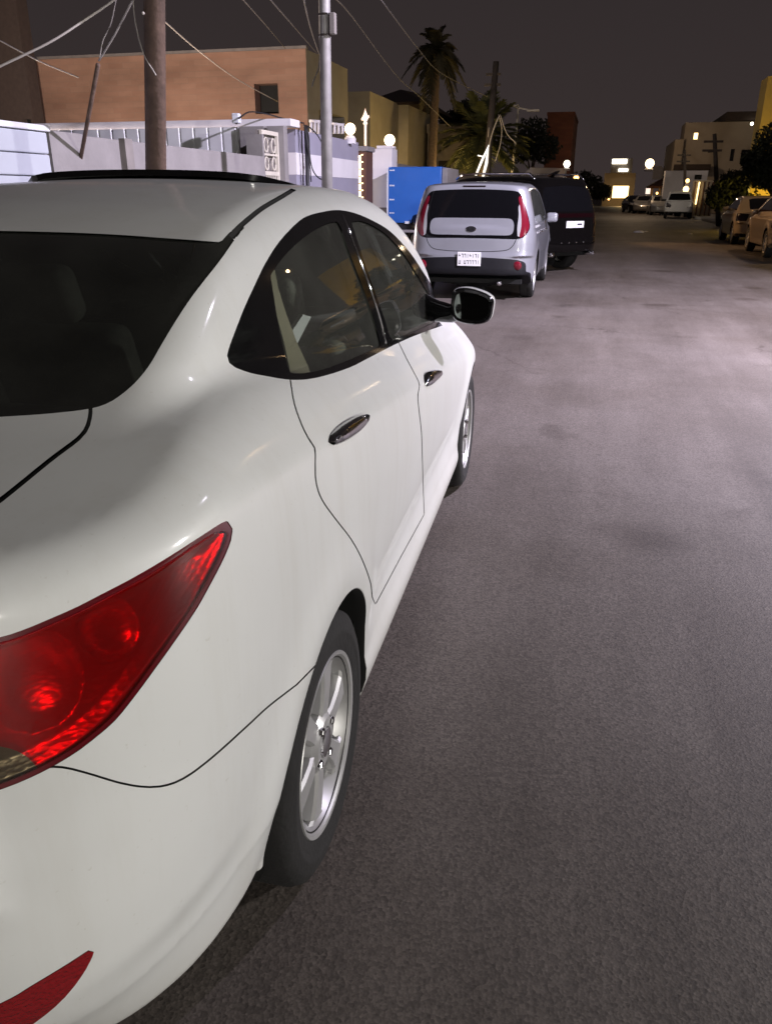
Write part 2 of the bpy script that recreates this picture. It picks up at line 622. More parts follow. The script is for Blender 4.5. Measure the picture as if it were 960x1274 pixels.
# ------------------------------------------------------------------ wheels
def make_wheel(parent, loc, side, radius, width, rim_r, spokes=6, mats=('alloy', 'rubber', 'hub_steel'), rz=0.0, steer=0.0, name='wheel', detail=True, spin=.2):
    """a wheel with tyre and rim; side -1 = outer face towards -y"""
    w = empty(name, loc)
    w.parent = parent
    w.rotation_euler = (0, 0, steer)
    Mx = Matrix.Rotation(R(90) * (1 if side < 0 else -1), 4, 'X')     # local z -> outer side
    h = width / 2
    r0 = rim_r
    prof = [(r0 - .012, -h * .9), (r0 + .012, -h * .96), (r0 + .05, -h), (radius - .03, -h * .98), (radius - .008, -h * .86), (radius, -h * .62), (radius, -h * .3),
            (radius - .006, -h * .28), (radius - .006, -h * .24), (radius, -h * .22), (radius, h * .22), (radius - .006, h * .24), (radius - .006, h * .28), (radius, h * .3),
            (radius, h * .62), (radius - .008, h * .86), (radius - .03, h * .985), (radius - .045, h * 1.0), (radius - .048, h * 1.015), (radius - .055, h * 1.015), (radius - .058, h * 1.0),
            (r0 + .03, h * .985), (r0 + .012, h * .95), (r0 + .002, h * .90), (r0 - .012, h * .86)]
    MB().lathe(prof, 64 if detail else 28, Mx).build('tyre', M[mats[1]], w, smooth=True, angle=50)
    # rim: barrel + lip + spokes
    m = MB()
    lip = [(r0 - .03, -h * .5), (r0 - .025, h * .55), (r0 - .012, h * .82), (r0 - .004, h * .93), (r0 + .004, h * .95), (r0 + .006, h * .90), (r0 + .002, h * .80)]
    m.lathe(lip, 64 if detail else 28, Mx)
    hz = h * .74
    if spokes:
        for k in range(spokes):
            a = 2 * math.pi * k / spokes + spin
            def f(u, v, t, a=a):
                x = u * math.cos(a) - v * math.sin(a); y = u * math.sin(a) + v * math.cos(a)
                return Mx @ Vector((x, y, t))
            st = [(.045, .026), (.085, .025), (.13, .028), (r0 - .030, .036), (r0 - .022, .050)]
            lv = [(1.0, -.045), (1.0, -.006), (.80, 0.0)]
            rows = []
            for (u, hw) in st:
                dz = hz + .006 - .10 * max(0, .085 - u) - .05 * max(0, u - .13)
                prof_ = [(-1.0, -.045), (-1.0, -.007), (-.78, 0), (.78, 0), (1.0, -.007), (1.0, -.045)]
                rows.append([m.bm.verts.new(f(u, hw * v, dz + t)) for v, t in prof_])
            for A, B in zip(rows, rows[1:]):
                for j in range(5):
                    m.bm.faces.new((A[j], A[j + 1], B[j + 1], B[j]))
        m.lathe([(.075, hz - .03), (.072, hz - .002), (.055, hz + .010), (.036, hz + .010), (.033, hz + .004)], 32, Mx)
    rim = m.build('rim', M[mats[0]], w, smooth=True, angle=18)
    m = MB(); m.lathe([(.034, hz + .0), (.032, hz + .014), (.02, hz + .018), (0, hz + .019)], 24, Mx)
    for k in range(4 if spokes else 0):
        a = 2 * math.pi * k / 4 + .5
        Mo = Mx @ Matrix.Translation((.052 * math.cos(a), .052 * math.sin(a), hz + .008))
        m.lathe([(.0105, -.012), (.0105, .004), (.007, .009), (0, .010)], 6, Mo)
    m.build('hub_cap', M['chrome'] if detail else M[mats[0]], w, smooth=True, angle=35)
    MB().lathe([(r0 - .029, h * .22), (.13, h * .26), (.1, h * .34), (0, h * .34)], 24, Mx).build('brake_disc', M[mats[2]], w, smooth=True, angle=40)
    return w


# ------------------------------------------------------------------ the white sedan
def sedan_F():
    sec_z = [.10, .16, .20, .26, .32, .40, .52, .66, .80, 1.3]
    sec_w = [.70, .755, .785, .797, .790, .790, .803, .815, .821, .824]
    up_v = [-.5, -.2, -.05, 0, .04, .08, .12, .18, .26, .36]
    up_w = [.86, .838, .818, .806, .782, .750, .708, .62, .46, .2]
    L_z = [.15, .25, .38, .48, .60, .72, .80, .92, 1.02, 1.08, 1.12]
    L_l = [.76, .80, .885, .955, .968, .950, .925, .905, .895, .885, .87]
    d_x = [-1.0, -.88, -.6, -.35, 0, .8, 1.6, 1.9, 2.3, 2.8, 3.15, 3.35, 3.45]
    d_z = [1.07, 1.085, 1.112, 1.150, 1.16, 1.10, 1.02, 1.0, .965, .88, .80, .72, .60]
    r_x = [-1.0, -.86, -.75, -.40, -.2, .05, .25, .6, 1.0, 1.3, 1.5, 1.72, 2.1, 2.5, 3.0]
    r_z = [.40, .80, .945, 1.142, 1.248, 1.374, 1.424, 1.462, 1.476, 1.470, 1.445, 1.372, 1.185, .97, .70]
    c_z = [.6, .95, 1.05, 1.15, 1.25, 1.33, 1.39, 1.44, 1.6]
    c_w = [.76, .715, .695, .675, .642, .608, .572, .53, .40]

    def crease(x):
        return np.clip(.9925 - .112 * x, .70, 1.045)

    def F(P):
        x, s, z = P[:, 0], np.abs(P[:, 1]), P[:, 2]
        s = np.sqrt(s * s + 1e-6)
        v = z - crease(x)
        W = smin(itp(z, sec_z, sec_w), itp(v, up_v, up_w), .018)
        # flared arches
        for ax in (0.0, 2.57):
            rr = np.hypot(x - ax, z - .30)
            W = W + .013 * np.exp(-((rr - .385) / .07) ** 2) * np.clip((z - .30) / .15, 0, 1)
        tt = np.clip((.53 - z) / .07, 0, 1)
        W = W - .010 * tt * tt * (3 - 2 * tt) * np.clip((-x - .42) / .2, 0, 1)
        W = W - .022 * np.clip((.43 - z) / .13, 0, 1.3) * np.clip((-x - .15) / .15, 0, 1)
        # swage above the sill, pulled in between the wheels
        mid = np.clip(1 - ((x - 1.28) / .95) ** 4, 0, 1)
        W = W - .018 * np.exp(-((z - .40) / .09) ** 2) * mid
        W = W * (1 - .010 * np.clip((x - 1.2) / 1.5, 0, 1) ** 2)
        # plan rounding at both ends
        L = itp(z, L_z, L_l)
        # bumper step
        ur = np.clip((-x - .33) / (L - .33), 0, None)
        g = ((s / W) ** 3.2 + ur ** 3.2) ** (1 / 3.2)
        Lf = itp(z, [.15, .3, .5, .62, .8, .95], [3.22, 3.36, 3.40, 3.38, 3.25, 3.0])
        uf = np.clip((x - 2.45) / (Lf - 2.45), 0, None)
        gf = ((s / W) ** 2.6 + uf ** 2.6) ** (1 / 2.6)
        side = (np.where(x < 1, g, gf) - 1) * .8
        deck = (z - (itp(x, d_x, d_z) - .055 * s * s)) * .9
        tub = smax(side, deck, .045)
        tub = smax(tub, .165 + .125 * np.clip((-x - .31) / .06, 0, 1) - z, np.where(x < -.25, .03, .03))
        # cabin
        nar = np.clip((.45 - x) / .9, 0, 1.3)
        Wc = itp(z, c_z, c_w) - .055 * nar ** 2 - .09 * np.clip((x - 1.5) / 1.0, 0, 1) ** 2
        cs = s - Wc
        roof = (z - (itp(x, r_x, r_z) - .075 * s * s - .10 * s ** 4)) * .85
        cab = smax(cs, roof, .05)
        cab = smax(cab, .7 - z, .02)
        cab = smax(cab, np.maximum(-x - L + .06, x - Lf + .08), .02)
        f = smin(tub, cab, .035)
        return f
    return F


def px_field(poly, C=CAR_CAM, AX=CAX):
    """metric distance to an outline seen from a given station point, measured on the surface's own depth"""
    def fld(P):
        Q = P.copy(); Q[:, 1] = -np.abs(Q[:, 1])
        uv, Z = project(Q, C, AX)
        return poly_sd(uv, poly) * np.maximum(Z, .1) / FPX
    return fld


def plan_field(poly, i, j):
    def fld(P):
        Q = np.abs(P[:, 1])
        A = np.stack([P[:, 0], Q, P[:, 2]], -1)
        return poly_sd(A[:, [i, j]], poly)
    return fld


def lamp_bowl_mesh(S, regs, sl, fl):
    """reflector behind the lens: two dished bowls, ribbed outer wing, a step along the rim"""
    m_ = np.isin(S.lab, [S.names[r] for r in regs]) & sl(S.V[S.T].mean(1))
    T = S.T[m_]
    used, inv = np.unique(T.ravel(), return_inverse=True)
    V, T = S.V[used], inv.reshape(-1, 3)
    for _ in range(2):
        E = np.sort(np.concatenate([T[:, [0, 1]], T[:, [1, 2]], T[:, [2, 0]]]), 1)
        U, iv = np.unique(E, axis=0, return_inverse=True)
        iv = iv.ravel() + len(V); n = len(T)
        ab, bc, ca = iv[:n], iv[n:2 * n], iv[2 * n:]
        V = np.concatenate([V, (V[U[:, 0]] + V[U[:, 1]]) / 2])
        T = np.concatenate([np.stack(t, -1) for t in ((T[:, 0], ab, ca), (ab, T[:, 1], bc), (ca, bc, T[:, 2]), (ab, bc, ca))])
    g = fgrad(S.F, V); Nn = g / np.linalg.norm(g, axis=1, keepdims=True)
    Q = V.copy(); Q[:, 1] = -np.abs(Q[:, 1])
    uv, Z = project(Q, CAR_CAM, CAX)
    h = np.full(len(V), -.012)
    for (cx, cy), r, dp in (((40, 850), 66, .024), ((140, 786), 40, .016)):
        d = np.hypot(uv[:, 0] - cx, uv[:, 1] - cy) / r
        h -= np.where(d < 1, dp * np.sqrt(np.clip(1 - d * d, 0, 1)), 0)
    # fine ribs on the wing, a raised frame along the outline
    wing = np.clip((uv[:, 0] - 175) / 25, 0, 1)
    h += wing * .0016 * np.sin((uv[:, 0] * .8 + uv[:, 1] * .45) * .55)
    e = np.clip((fl(V) + .022) / .014, 0, 1)
    h = h * (1 - e) + e * -.004
    return np_mesh('lamp_housing', V + Nn * h[:, None], T)


HANDLES = (('rear', [(408.5, 546), (413, 537), (425, 526.5), (440, 518.5), (452, 516.5), (455, 520), (452, 529), (440, 541), (425, 551), (415, 554), (409, 552)]),
           ('front', [(526.8, 467), (529, 463), (537, 461), (545, 461.5), (547, 465), (545, 470), (537, 477.5), (531, 481), (528, 478)]))


def make_sedan():
    F = sedan_F()
    S = Skin(F, (-1.05, -.95, .10), (3.5, .95, 1.56), .0165)
    outer = spline([(287, 455), (282.5, 445), (285, 432), (295, 405), (305, 380), (317, 354), (329, 329), (346, 302), (367, 279), (381, 269), (400, 263.5), (420, 261), (442, 265), (467, 276), (487, 289), (510, 314), (530, 344), (550, 374), (557, 386)], 4)
    low = spline([(557, 402), (550, 405), (530, 412), (505, 422), (480, 434), (457, 446), (435, 457), (405, 467), (380, 472), (357, 472), (335, 468.5), (310, 463.5), (287, 455)], 4)
    trim = np.concatenate([outer, low])
    side_ok = lambda c: (c[:, 2] > .84) & (c[:, 0] < 2.3) & (np.abs(c[:, 1]) > .45)
    S.region('window_trim', px_field(trim), side_ok)
    rear_glass = np.concatenate([spline([(338, 352), (336, 345), (341, 335), (354, 318), (370, 302), (390, 287), (408, 278), (419, 275)], 4),
                                 spline([(423, 280), (435, 315), (454, 364), (467, 405), (473, 427)], 4),
                                 spline([(472, 431), (450, 441), (431, 449), (410, 457), (394, 461.5), (378, 464), (362, 464.5)], 4),
                                 spline([(359, 460), (347, 408), (338, 352)], 3)])
    S.region('rear_door_glass', px_field(rear_glass), side_ok, ('window_trim',))
    front_glass = np.concatenate([spline([(437, 276), (450, 275), (468, 283), (484, 295), (503, 317), (522, 347), (540, 378), (544, 390)], 4),
                                  spline([(544, 399), (525, 408), (508, 415), (494, 421), (488, 422)], 4),
                                  spline([(485, 419), (476, 390), (457, 337), (437, 276)], 4)])
    S.region('front_door_glass', px_field(front_glass), side_ok, ('window_trim',))
    # rear screen: outline in plan (x, |y|), cut where the skin is the sloping back of the cabin
    rwin_px = np.concatenate([spline([(274.5, 301), (281, 293.5), (288, 286.5), (297, 279.5)], 4),
                              spline([(304, 283), (296, 293), (289, 302), (272, 326), (240, 367), (218, 400), (200, 430), (186, 454), (170, 474), (152, 490), (133, 502), (108, 509), (60, 514.5), (0, 518.5), (-110, 525), (-330, 541)], 4),
                              np.array([(-800, 600), (-900, 560), (-600, 330)]),
                              spline([(-330, 293), (-200, 289), (-100, 287), (0, 287), (50, 288), (100, 289.5), (150, 292), (200, 295.5), (274.5, 301)], 4)])
    S.region('rear_screen', px_field(rwin_px), lambda c: (c[:, 0] < .75) & (c[:, 0] > -.55) & (c[:, 2] > 1.04))
    ditch = np.concatenate([spline([(276, 312), (284, 299), (292, 288), (304, 276.5), (325, 259.5), (345, 247.5), (352, 243.5)], 5), np.array([(430, 195), (700, 430), (276, 430)])])
    ld = px_field(ditch)
    S.gap('panel_gap', lambda P: ld(P), .0055, lambda c: (c[:, 0] < .80) & (c[:, 0] > .16) & (np.abs(c[:, 1]) < .62) & (np.abs(c[:, 1]) > .42) & (c[:, 2] > 1.28), ('body', 'rear_screen'))
    # lamps
    lamp_up = [(-180, 842), (-120, 822), (-60, 806), (0, 793), (31, 783), (62, 770), (94, 756), (125, 740), (156, 724), (188, 706), (219, 687), (250, 667), (275, 651), (286, 646.5)]
    lamp_dn = [(289.5, 655), (288, 671), (278, 696), (262, 727), (244, 759), (219, 796), (194, 831), (169, 865), (144, 896), (119, 918), (94, 937), (62, 956), (31, 971), (0, 983), (-60, 1003), (-130, 1015), (-180, 1015)]
    lamp = np.concatenate([spline(lamp_up, 3), spline(lamp_dn, 3), np.array([(-230, 960), (-225, 890)])])
    rear_ok = lambda c: (c[:, 0] < -.2) & (c[:, 2] > .55) & (c[:, 2] < 1.2)
    S.region('lamp_rim', px_field(lamp), rear_ok)
    fl = px_field(lamp)
    S.region('tail_lamp', lambda P: fl(P) + .0065, rear_ok, ('lamp_rim',))
    rev = np.concatenate([spline([(-180, 905), (-80, 915), (-20, 924), (15, 931), (38, 944), (52, 962)], 3), np.array([(60, 1040), (-260, 1080), (-260, 900)])])
    S.region('clear_lamp', px_field(rev), rear_ok, ('tail_lamp',))
    # bumper seam, boot gap, door gaps, flap
    seam = np.concatenate([spline([(-300, 1000), (-120, 985), (0, 968), (40, 957), (75, 954.5), (108, 962), (150, 974.5), (183, 979.5), (208, 977), (233, 966), (267, 940), (308, 903), (334, 879), (369, 852)], 4),
                           np.array([(420, 800), (500, 900), (420, 1500), (-400, 1500)])])
    S.gap('panel_gap', px_field(seam), .0013, lambda c: (c[:, 0] < -.1) & (c[:, 2] < 1.0))
    boot = np.concatenate([np.array([(112, 480)]), spline([(112.5, 505), (112.5, 513), (111, 523), (107.5, 533), (101, 542), (90, 551.5), (60, 574), (0, 622.5), (-90, 690), (-140, 740)], 4), np.array([(-300, 900), (-900, 900), (-900, 480)])])
    S.gap('panel_gap', px_field(boot), .0030, lambda c: (c[:, 0] < -.2) & (c[:, 2] > .75) & (c[:, 0] > -.93))
    rdoor = np.concatenate([spline([(360, 466), (361.5, 476), (366, 502), (375, 528), (384, 546), (391.5, 558), (392, 580), (393, 600), (400, 621), (416, 644), (434, 667), (445, 685), (454, 705), (461, 726), (463, 743), (467, 752)], 4),
                            np.array([(500, 690), (527.5, 640)]),
                            spline([(526, 600), (525, 562), (524, 537), (521, 510), (519.5, 492), (521.5, 478), (514, 462), (505, 445), (493, 420)], 4), np.array([(430, 440)])])
    S.gap('panel_gap', px_field(rdoor), .0012, lambda c: (np.abs(c[:, 1]) > .6) & (c[:, 0] > -.4) & (c[:, 0] < 1.6) & (c[:, 2] > .2))
    # reflector in the bumper
    refl = np.concatenate([spline([(-250, 1345), (-120, 1300), (0, 1249), (40, 1226), (80, 1202), (118.5, 1177)], 3),
                           spline([(116, 1187), (107, 1205), (92, 1227), (72, 1249), (42, 1273), (0, 1298), (-120, 1360), (-250, 1400)], 3)])
    S.region('bumper_reflector', px_field(refl), lambda c: (c[:, 0] < -.3) & (c[:, 2] < .75))
    # wheel openings
    for ax in (0.0, 2.57):
        S.region('arch', lambda P, ax=ax: np.minimum(np.hypot(P[:, 0] - ax, P[:, 2] - .302) - .347, np.maximum(np.maximum(-.372 - P[:, 0], P[:, 0]), P[:, 2] - .292) if ax == 0 else 9.0), lambda c: (np.abs(c[:, 1]) > .5) & (c[:, 2] < .75))
    for n, q in HANDLES:
        f_ = px_field(spline(q, 3, True))
        ok = lambda c: (np.abs(c[:, 1]) > .6) & (c[:, 2] > .6) & (c[:, 2] < 1.15)
        S.region('handle_cup', f_, ok)
        S.split(lambda P: f_(P) + .010, np.isin(S.lab, [S.names['handle_cup']]))
        S.split(lambda P: f_(P) + .006, np.isin(S.lab, [S.names['handle_cup']]))
        S.split(lambda P: f_(P) + .0025, np.isin(S.lab, [S.names['handle_cup']]))
    S.region('underside', lambda P: P[:, 2] - .20, lambda c: np.abs(c[:, 1]) < .74)
    S.finish()

    root = empty('sedan', label='white four door sedan with red tail lamp, parked closest to the camera', cat='car')
    body = obj('body', S.mesh('body', 'body'), M['white_paint'], root)
    liner = obj('body_liner', S.mesh('body_liner', 'body', -.03, lambda c: c[:, 2] > .25), M['liner'], root)
    obj('panel_gap', S.mesh('panel_gap', 'panel_gap', -.004), M['gap'], body)
    obj('underbody', S.mesh('underbody', 'underside'), M['dark_void'], root)
    for sgn, sl in ((-1, lambda c: c[:, 1] < 0), (1, lambda c: c[:, 1] >= 0)):
        tr = obj('window_trim', S.mesh('window_trim', 'window_trim', 0, sl), M['black_gloss'], root)
        obj('window_glass', S.mesh('window_glass', 'rear_door_glass', -.004, sl), M['tint'], tr)
        obj('window_glass', S.mesh('window_glass', 'front_door_glass', -.004, sl), M['tint'], tr)
        tl = obj('tail_lamp', S.mesh('tail_lamp', 'tail_lamp', .002, sl), M['red_lens'], root)
        obj('lamp_housing', lamp_bowl_mesh(S, ('tail_lamp', 'clear_lamp', 'lamp_rim'), sl, fl), M['lamp_housing'], tl)
        obj('lamp_seal', S.mesh('lamp_seal', 'lamp_rim', -.001, sl), M['lamp_seal'], tl)
        obj('reversing_lens', S.mesh('reversing_lens', 'clear_lamp', .002, sl), M['smoke_lens'], tl)
        obj('bumper_reflector', S.mesh('bumper_reflector', 'bumper_reflector', .001, sl), M['red_reflector'], root)
    rs = obj('rear_screen', S.mesh('rear_screen', 'rear_screen', -.003), M['dark_tint'], root)
    S.sk = None
    # wheel wells
    for ax in (0.0, 2.57):
        for sgn in (-1, 1):
            m = MB()
            n = 40
            prev = None
            for k in range(n + 1):
                a = math.pi * (-.12 + 1.24 * k / n)
                ring = []
                for (rr, yy) in ((.345, None), (.341, -.02), (.367, -.045), (.37, -.33), (.0, -.34)):
                    px_, pz = ax + rr * math.cos(a), .302 + rr * math.sin(a)
                    if rr == 0.0: px_, pz = ax, .302
                    y = edge_y(F, ax + .349 * math.cos(a), .302 + .349 * math.sin(a))
                    y = (y - .0005 if yy is None else (y + yy if yy > -.1 else .82 + yy))
                    ring.append(m.bm.verts.new((px_, sgn * y, pz)))
                if prev:
                    for i in range(4):
                        m.bm.faces.new((prev[i], prev[i + 1], ring[i + 1], ring[i]))
                prev = ring
            m.build('wheel_arch', M['dark_void'], root, smooth=True)
            m = MB(); prev = None
            for k in range(n + 1):
                a = math.pi * (-.10 + (1.09 if ax == 0 else 1.2) * k / n)
                ring = []
                for (rr, yy) in ((.3475, .0), (.3455, -.002), (.3450, -.006), (.3450, -.010)):
                    y = edge_y(F, ax + .348 * math.cos(a), .302 + .348 * math.sin(a))
                    ring.append(m.bm.verts.new((ax + rr * math.cos(a), sgn * (y + yy), .302 + rr * math.sin(a))))
                if prev:
                    for i in range(3):
                        m.bm.faces.new((prev[i], prev[i + 1], ring[i + 1], ring[i]))
                prev = ring
            m.build('arch_lip', M['white_paint'], body, smooth=True)
            make_wheel(root, (ax, sgn * (.80 - .0925), .30), sgn, .30, .185, .2, spokes=6)
    # door handles: polished pulls standing proud of the skin inside their outline
    for n, q in HANDLES:
        q = spline(q, 3, True); fld = px_field(q)
        for sgn in (-1, 1):
            sel = lambda c: (c[:, 1] * sgn > 0) & (np.abs(fld(c)) < .2) & (fld(c) < 0)
            m_ = np.isin(S.lab, [S.names['handle_cup']]) & sel(S.V[S.T].mean(1))
            T = S.T[m_]
            used, inv = np.unique(T.ravel(), return_inverse=True)
            t = np.clip(-fld(S.V[used]) / .014, 0, 1)
            hgt = .024 * np.sqrt(1 - (1 - t) ** 2) - .002
            me = np_mesh('door_handle', S.V[used] + S.N[used] * hgt[:, None], inv.reshape(-1, 3))
            obj('door_handle', me, M['handle_chrome'], root)
    return root, F, S


def edge_y(F, x, z):
    """half width of the skin at (x, z)"""
    lo, hi = 0.2, 1.2
    for _ in range(30):
        m = (lo + hi) / 2
        if F(np.array([[x, m, z]]))[0] < 0: lo = m
        else: hi = m
    return lo


def add_sedan_details(root, F):
    # tilted sun roof glass
    m = MB()
    xs0, xs1, hw = .86, 1.30, .425
    n = 14
    top = []
    for i in range(2):
        row = []
        for k in range(n + 1):
            s = -hw + 2 * hw * k / n
            e = abs(s) / hw
            xx = (xs0 + .10 * e ** 6 * 1.0) if i == 0 else xs1
            lift = .024 if i == 0 else .004
            z0 = roof_z(F, xx, s) + lift - (.018 * e ** 8)
            row.append((xx, s, z0))
        top.append(row)
    for dz, flip in ((0, 0), (-.016, 1)):
        g = [[m.bm.verts.new((x, y, z + dz)) for x, y, z in r] for r in top]
        for k in range(n):
            m.bm.faces.new((g[0][k], g[0][k + 1], g[1][k + 1], g[1][k]))
        if dz == 0: g0 = g
    for k in range(n):
        m.bm.faces.new((g0[0][k], g0[0][k + 1], g[0][k + 1], g[0][k]))
        m.bm.faces.new((g0[1][k], g0[1][k + 1], g[1][k + 1], g[1][k]))
    for k in (0, n):
        m.bm.faces.new((g0[0][k], g0[1][k], g[1][k], g[0][k]))
    m.build('sunroof', M['black_gloss'], root, smooth=True, angle=30)
    # mirrors
    for sgn in (-1, 1):
        def P(px):
            d = ray(px, CAX); t = (1.70 - CAR_CAM[0]) / d[0]
            p = CAR_CAM + d * t
            return Vector((p[0], p[1] * -sgn, p[2]))
        out = spline([(561, 372), (564, 362), (572, 358.5), (585, 359), (600, 363.5), (610, 369), (614, 375), (613, 385), (610.5, 395), (605, 401), (594, 404), (580, 403.5), (568, 400), (562, 394), (560, 383)], 3, True)
        c = np.mean(out, 0)
        P0 = P(c)
        base = [P(q) for q in out]
        gl = [P(c + (np.array(q) - c) * np.array((.80, .76)) + np.array((-.6, .2))) for q in out]
        def tilt(p):
            return p + Vector((.005 - .055 * (p.y - P0.y) * -sgn + .05 * (p.z - P0.z), 0, 0))
        m = MB()
        rings = []
        for sc, dx in ((.80, -.002), (.93, .0), (1.0, .012), (1.02, .04), (.97, .08), (.82, .115), (.55, .14), (.2, .15)):
            src = gl if dx == -.002 else base
            if dx == -.002:
                rings.append([m.bm.verts.new(tilt(p) + Vector((.0015, 0, 0))) for p in gl])
            else:
                rings.append([m.bm.verts.new(P0 + (p - P0) * sc + Vector((dx, 0, 0))) for p in base])
        nb = len(base)
        for A, B in zip(rings[:3], rings[1:3]):
            for k in range(nb): m.bm.faces.new((A[k], A[(k + 1) % nb], B[(k + 1) % nb], B[k]))
        # mirror stalk
        zs = P0.z
        ys = edge_y(F, 1.80, 1.0) * sgn
        m.tube([(1.86, sgn * .66, zs - .02), (1.82, sgn * .72, zs - .035), (1.76, sgn * .80, zs - .035), (1.75, sgn * .87, zs - .01)], [.05, .045, .036, .035], 12)
        hs = m.build('mirror_frame', M['black_gloss'], None, smooth=True, angle=40)
        mm = empty('wing_mirror'); mm.parent = root
        hs.parent = mm
        m = MB()
        rings = []
        for sc, dx in ((1.0, .012), (1.02, .04), (.97, .08), (.82, .115), (.55, .14), (.2, .15)):
            rings.append([m.bm.verts.new(P0 + (p - P0) * sc + Vector((dx, 0, 0))) for p in base])
        for A, B in zip(rings, rings[1:]):
            for k in range(nb): m.bm.faces.new((A[k], A[(k + 1) % nb], B[(k + 1) % nb], B[k]))
        m.bm.faces.new(rings[-1])
        m.build('mirror_shell', M['white_paint'], mm, smooth=True, angle=60)
        m = MB()
        m.bm.faces.new([m.bm.verts.new(tilt(p)) for p in gl])
        m.build('mirror_glass', M['mirror'], mm)
    # interior
    def seat(x, y, w, cushion=True, back_h=.62):
        s = empty('car_seat'); s.parent = root
        MB().box((x, y - w / 2, .34), (x + .52, y + w / 2, .50), None, .05, 4).build('seat_cushion', M['seat_cloth'], s, smooth=True)
        Mt = Matrix.Translation((x + .04, y, .46)) @ Matrix.Rotation(R(-20), 4, 'Y')
        MB().box((-.07, -w / 2, 0), (.07, w / 2, back_h), Mt, .05, 4).build('seat_back', M['seat_cloth'], s, smooth=True)
        return s, Mt
    for y in (-.36, .36):
        s, Mt = seat(1.05, y, .50)
        MB().box((-.05, -.13, .64), (.05, .13, .82), Mt, .04, 4).build('headrest', M['seat_cloth'], s, smooth=True)
    s, Mt = seat(.08, 0, 1.24)
    for y in (-.38, 0, .38):
        MB().box((-.05, -.12, .60), (.05, .12, .74), Mt, .035, 4).build('headrest', M['seat_cloth'], s, smooth=True)
    MB().box((-.5, -.60, 1.02), (-.05, .60, 1.05)).build('parcel_shelf', M['liner'], root)
    MB().box((1.75, -.66, .62), (2.2, .66, .96), None, .06, 3).build('dashboard', M['liner'], root, smooth=True)
    MB().box((-.62, -.62, .22), (2.6, .62, .26)).build('cabin_floor', M['dark_void'], root)
    for sgn in (-1, 1):
        # inner pillar trim behind the rear door glass, centre pillar
        MB().tube([(.98, sgn * .525, 1.38), (1.05, sgn * .60, 1.2), (1.08, sgn * .655, .98), (1.08, sgn * .66, .6)], [.03, .035, .04, .045], 8).build('pillar_trim', M['liner'], root, smooth=True)
    def hit(q, deep):
        p = rhit(F, q, 0); d = ray(q, CAX)
        return p + d / np.linalg.norm(d) * deep
    # beige belt webbing and a folded paper inside the rear side window
    for sgn in (-1, 1):
        m = MB()
        prev = None
        for a, b in (((331, 338), (342, 336)), ((337, 366), (346, 358)), ((345, 395), (356, 390)), ((353, 425), (369, 425)), ((361, 462), (383, 455)), ((364, 480), (390, 475))):
            pa, pb = hit(a, .10), hit(b, .11)
            ring = [m.bm.verts.new((p[0], -sgn * p[1], p[2])) for p in (pa, pb)] + [m.bm.verts.new((p[0] + .01, -sgn * (p[1] + .02), p[2])) for p in (pb, pa)]
            if prev:
                for i in range(4): m.bm.faces.new((prev[i], prev[(i + 1) % 4], ring[(i + 1) % 4], ring[i]))
            prev = ring
        m.build('pillar_trim', M['beige_trim'], root)
    m = MB()
    qa = [hit(q, .18) for q in ((363, 412), (377, 391), (387, 394), (370, 427))]
    A_ = [m.bm.verts.new(p) for p in qa]; B_ = [m.bm.verts.new(p + np.array((.004, .012, 0))) for p in qa]
    m.bm.faces.new(A_); m.bm.faces.new(list(reversed(B_)))
    for i in range(4): m.bm.faces.new((A_[i], A_[(i + 1) % 4], B_[(i + 1) % 4], B_[i]))
    m.build('folded_paper', M['paper'], root)  # loose folded paper, no part of the car
    # chrome strip on the centre pillar
    for sgn in (-1, 1):
        pts = []
        for q in spline([(426, 267), (436, 292), (449, 326), (463, 366), (474, 402), (479.5, 427)], 3):
            d = ray(q, CAX)
            lo, hi = .8, 6.0
            ts = np.linspace(.8, 4, 500)
            f = F(CAR_CAM + d * ts[:, None])
            k = np.argmax(f < 0)
            t0, t1 = ts[k - 1], ts[k]
            for _ in range(20):
                tm = (t0 + t1) / 2
                if F((CAR_CAM + d * tm)[None])[0] < 0: t1 = tm
                else: t0 = tm
            p = CAR_CAM + d * t0
            pts.append((p[0], p[1] * -sgn, p[2]))
        MB().tube(pts, .0035, 6).build('pillar_strip', M['chrome'], root, smooth=True)


def rhit(F, q, deep):
    """point of the skin under a photograph pixel, moved inwards"""
    d = ray(q, CAX)
    ts = np.linspace(.5, 4, 900)
    k = np.argmax(F(CAR_CAM + d * ts[:, None]) < 0)
    t0, t1 = ts[k - 1], ts[k]
    for _ in range(20):
        tm = (t0 + t1) / 2
        if F((CAR_CAM + d * tm)[None])[0] < 0: t1 = tm
        else: t0 = tm
    p = CAR_CAM + d * t0
    g = fgrad(F, p[None])[0]
    return p - g / np.linalg.norm(g) * deep


def roof_z(F, x, s):
    lo, hi = 1.2, 1.8
    for _ in range(30):
        m = (lo + hi) / 2
        if F(np.array([[x, s, m]]))[0] < 0: lo = m
        else: hi = m
    return lo


def car_to_world(P):
    a = R(90) + YAW - CAR_YAW
    c, s = math.cos(a), math.sin(a)
    d = np.asarray(P, float) - np.array([CAR_CAM[0], CAR_CAM[1], 0])
    return np.array([c * d[0] - s * d[1], s * d[0] + c * d[1], d[2]])


sedan, SF, SS = make_sedan()
add_sedan_details(sedan, SF)
sedan.location = car_to_world((0, 0, 0))
sedan.rotation_euler = (0, 0, R(90) + YAW - CAR_YAW)
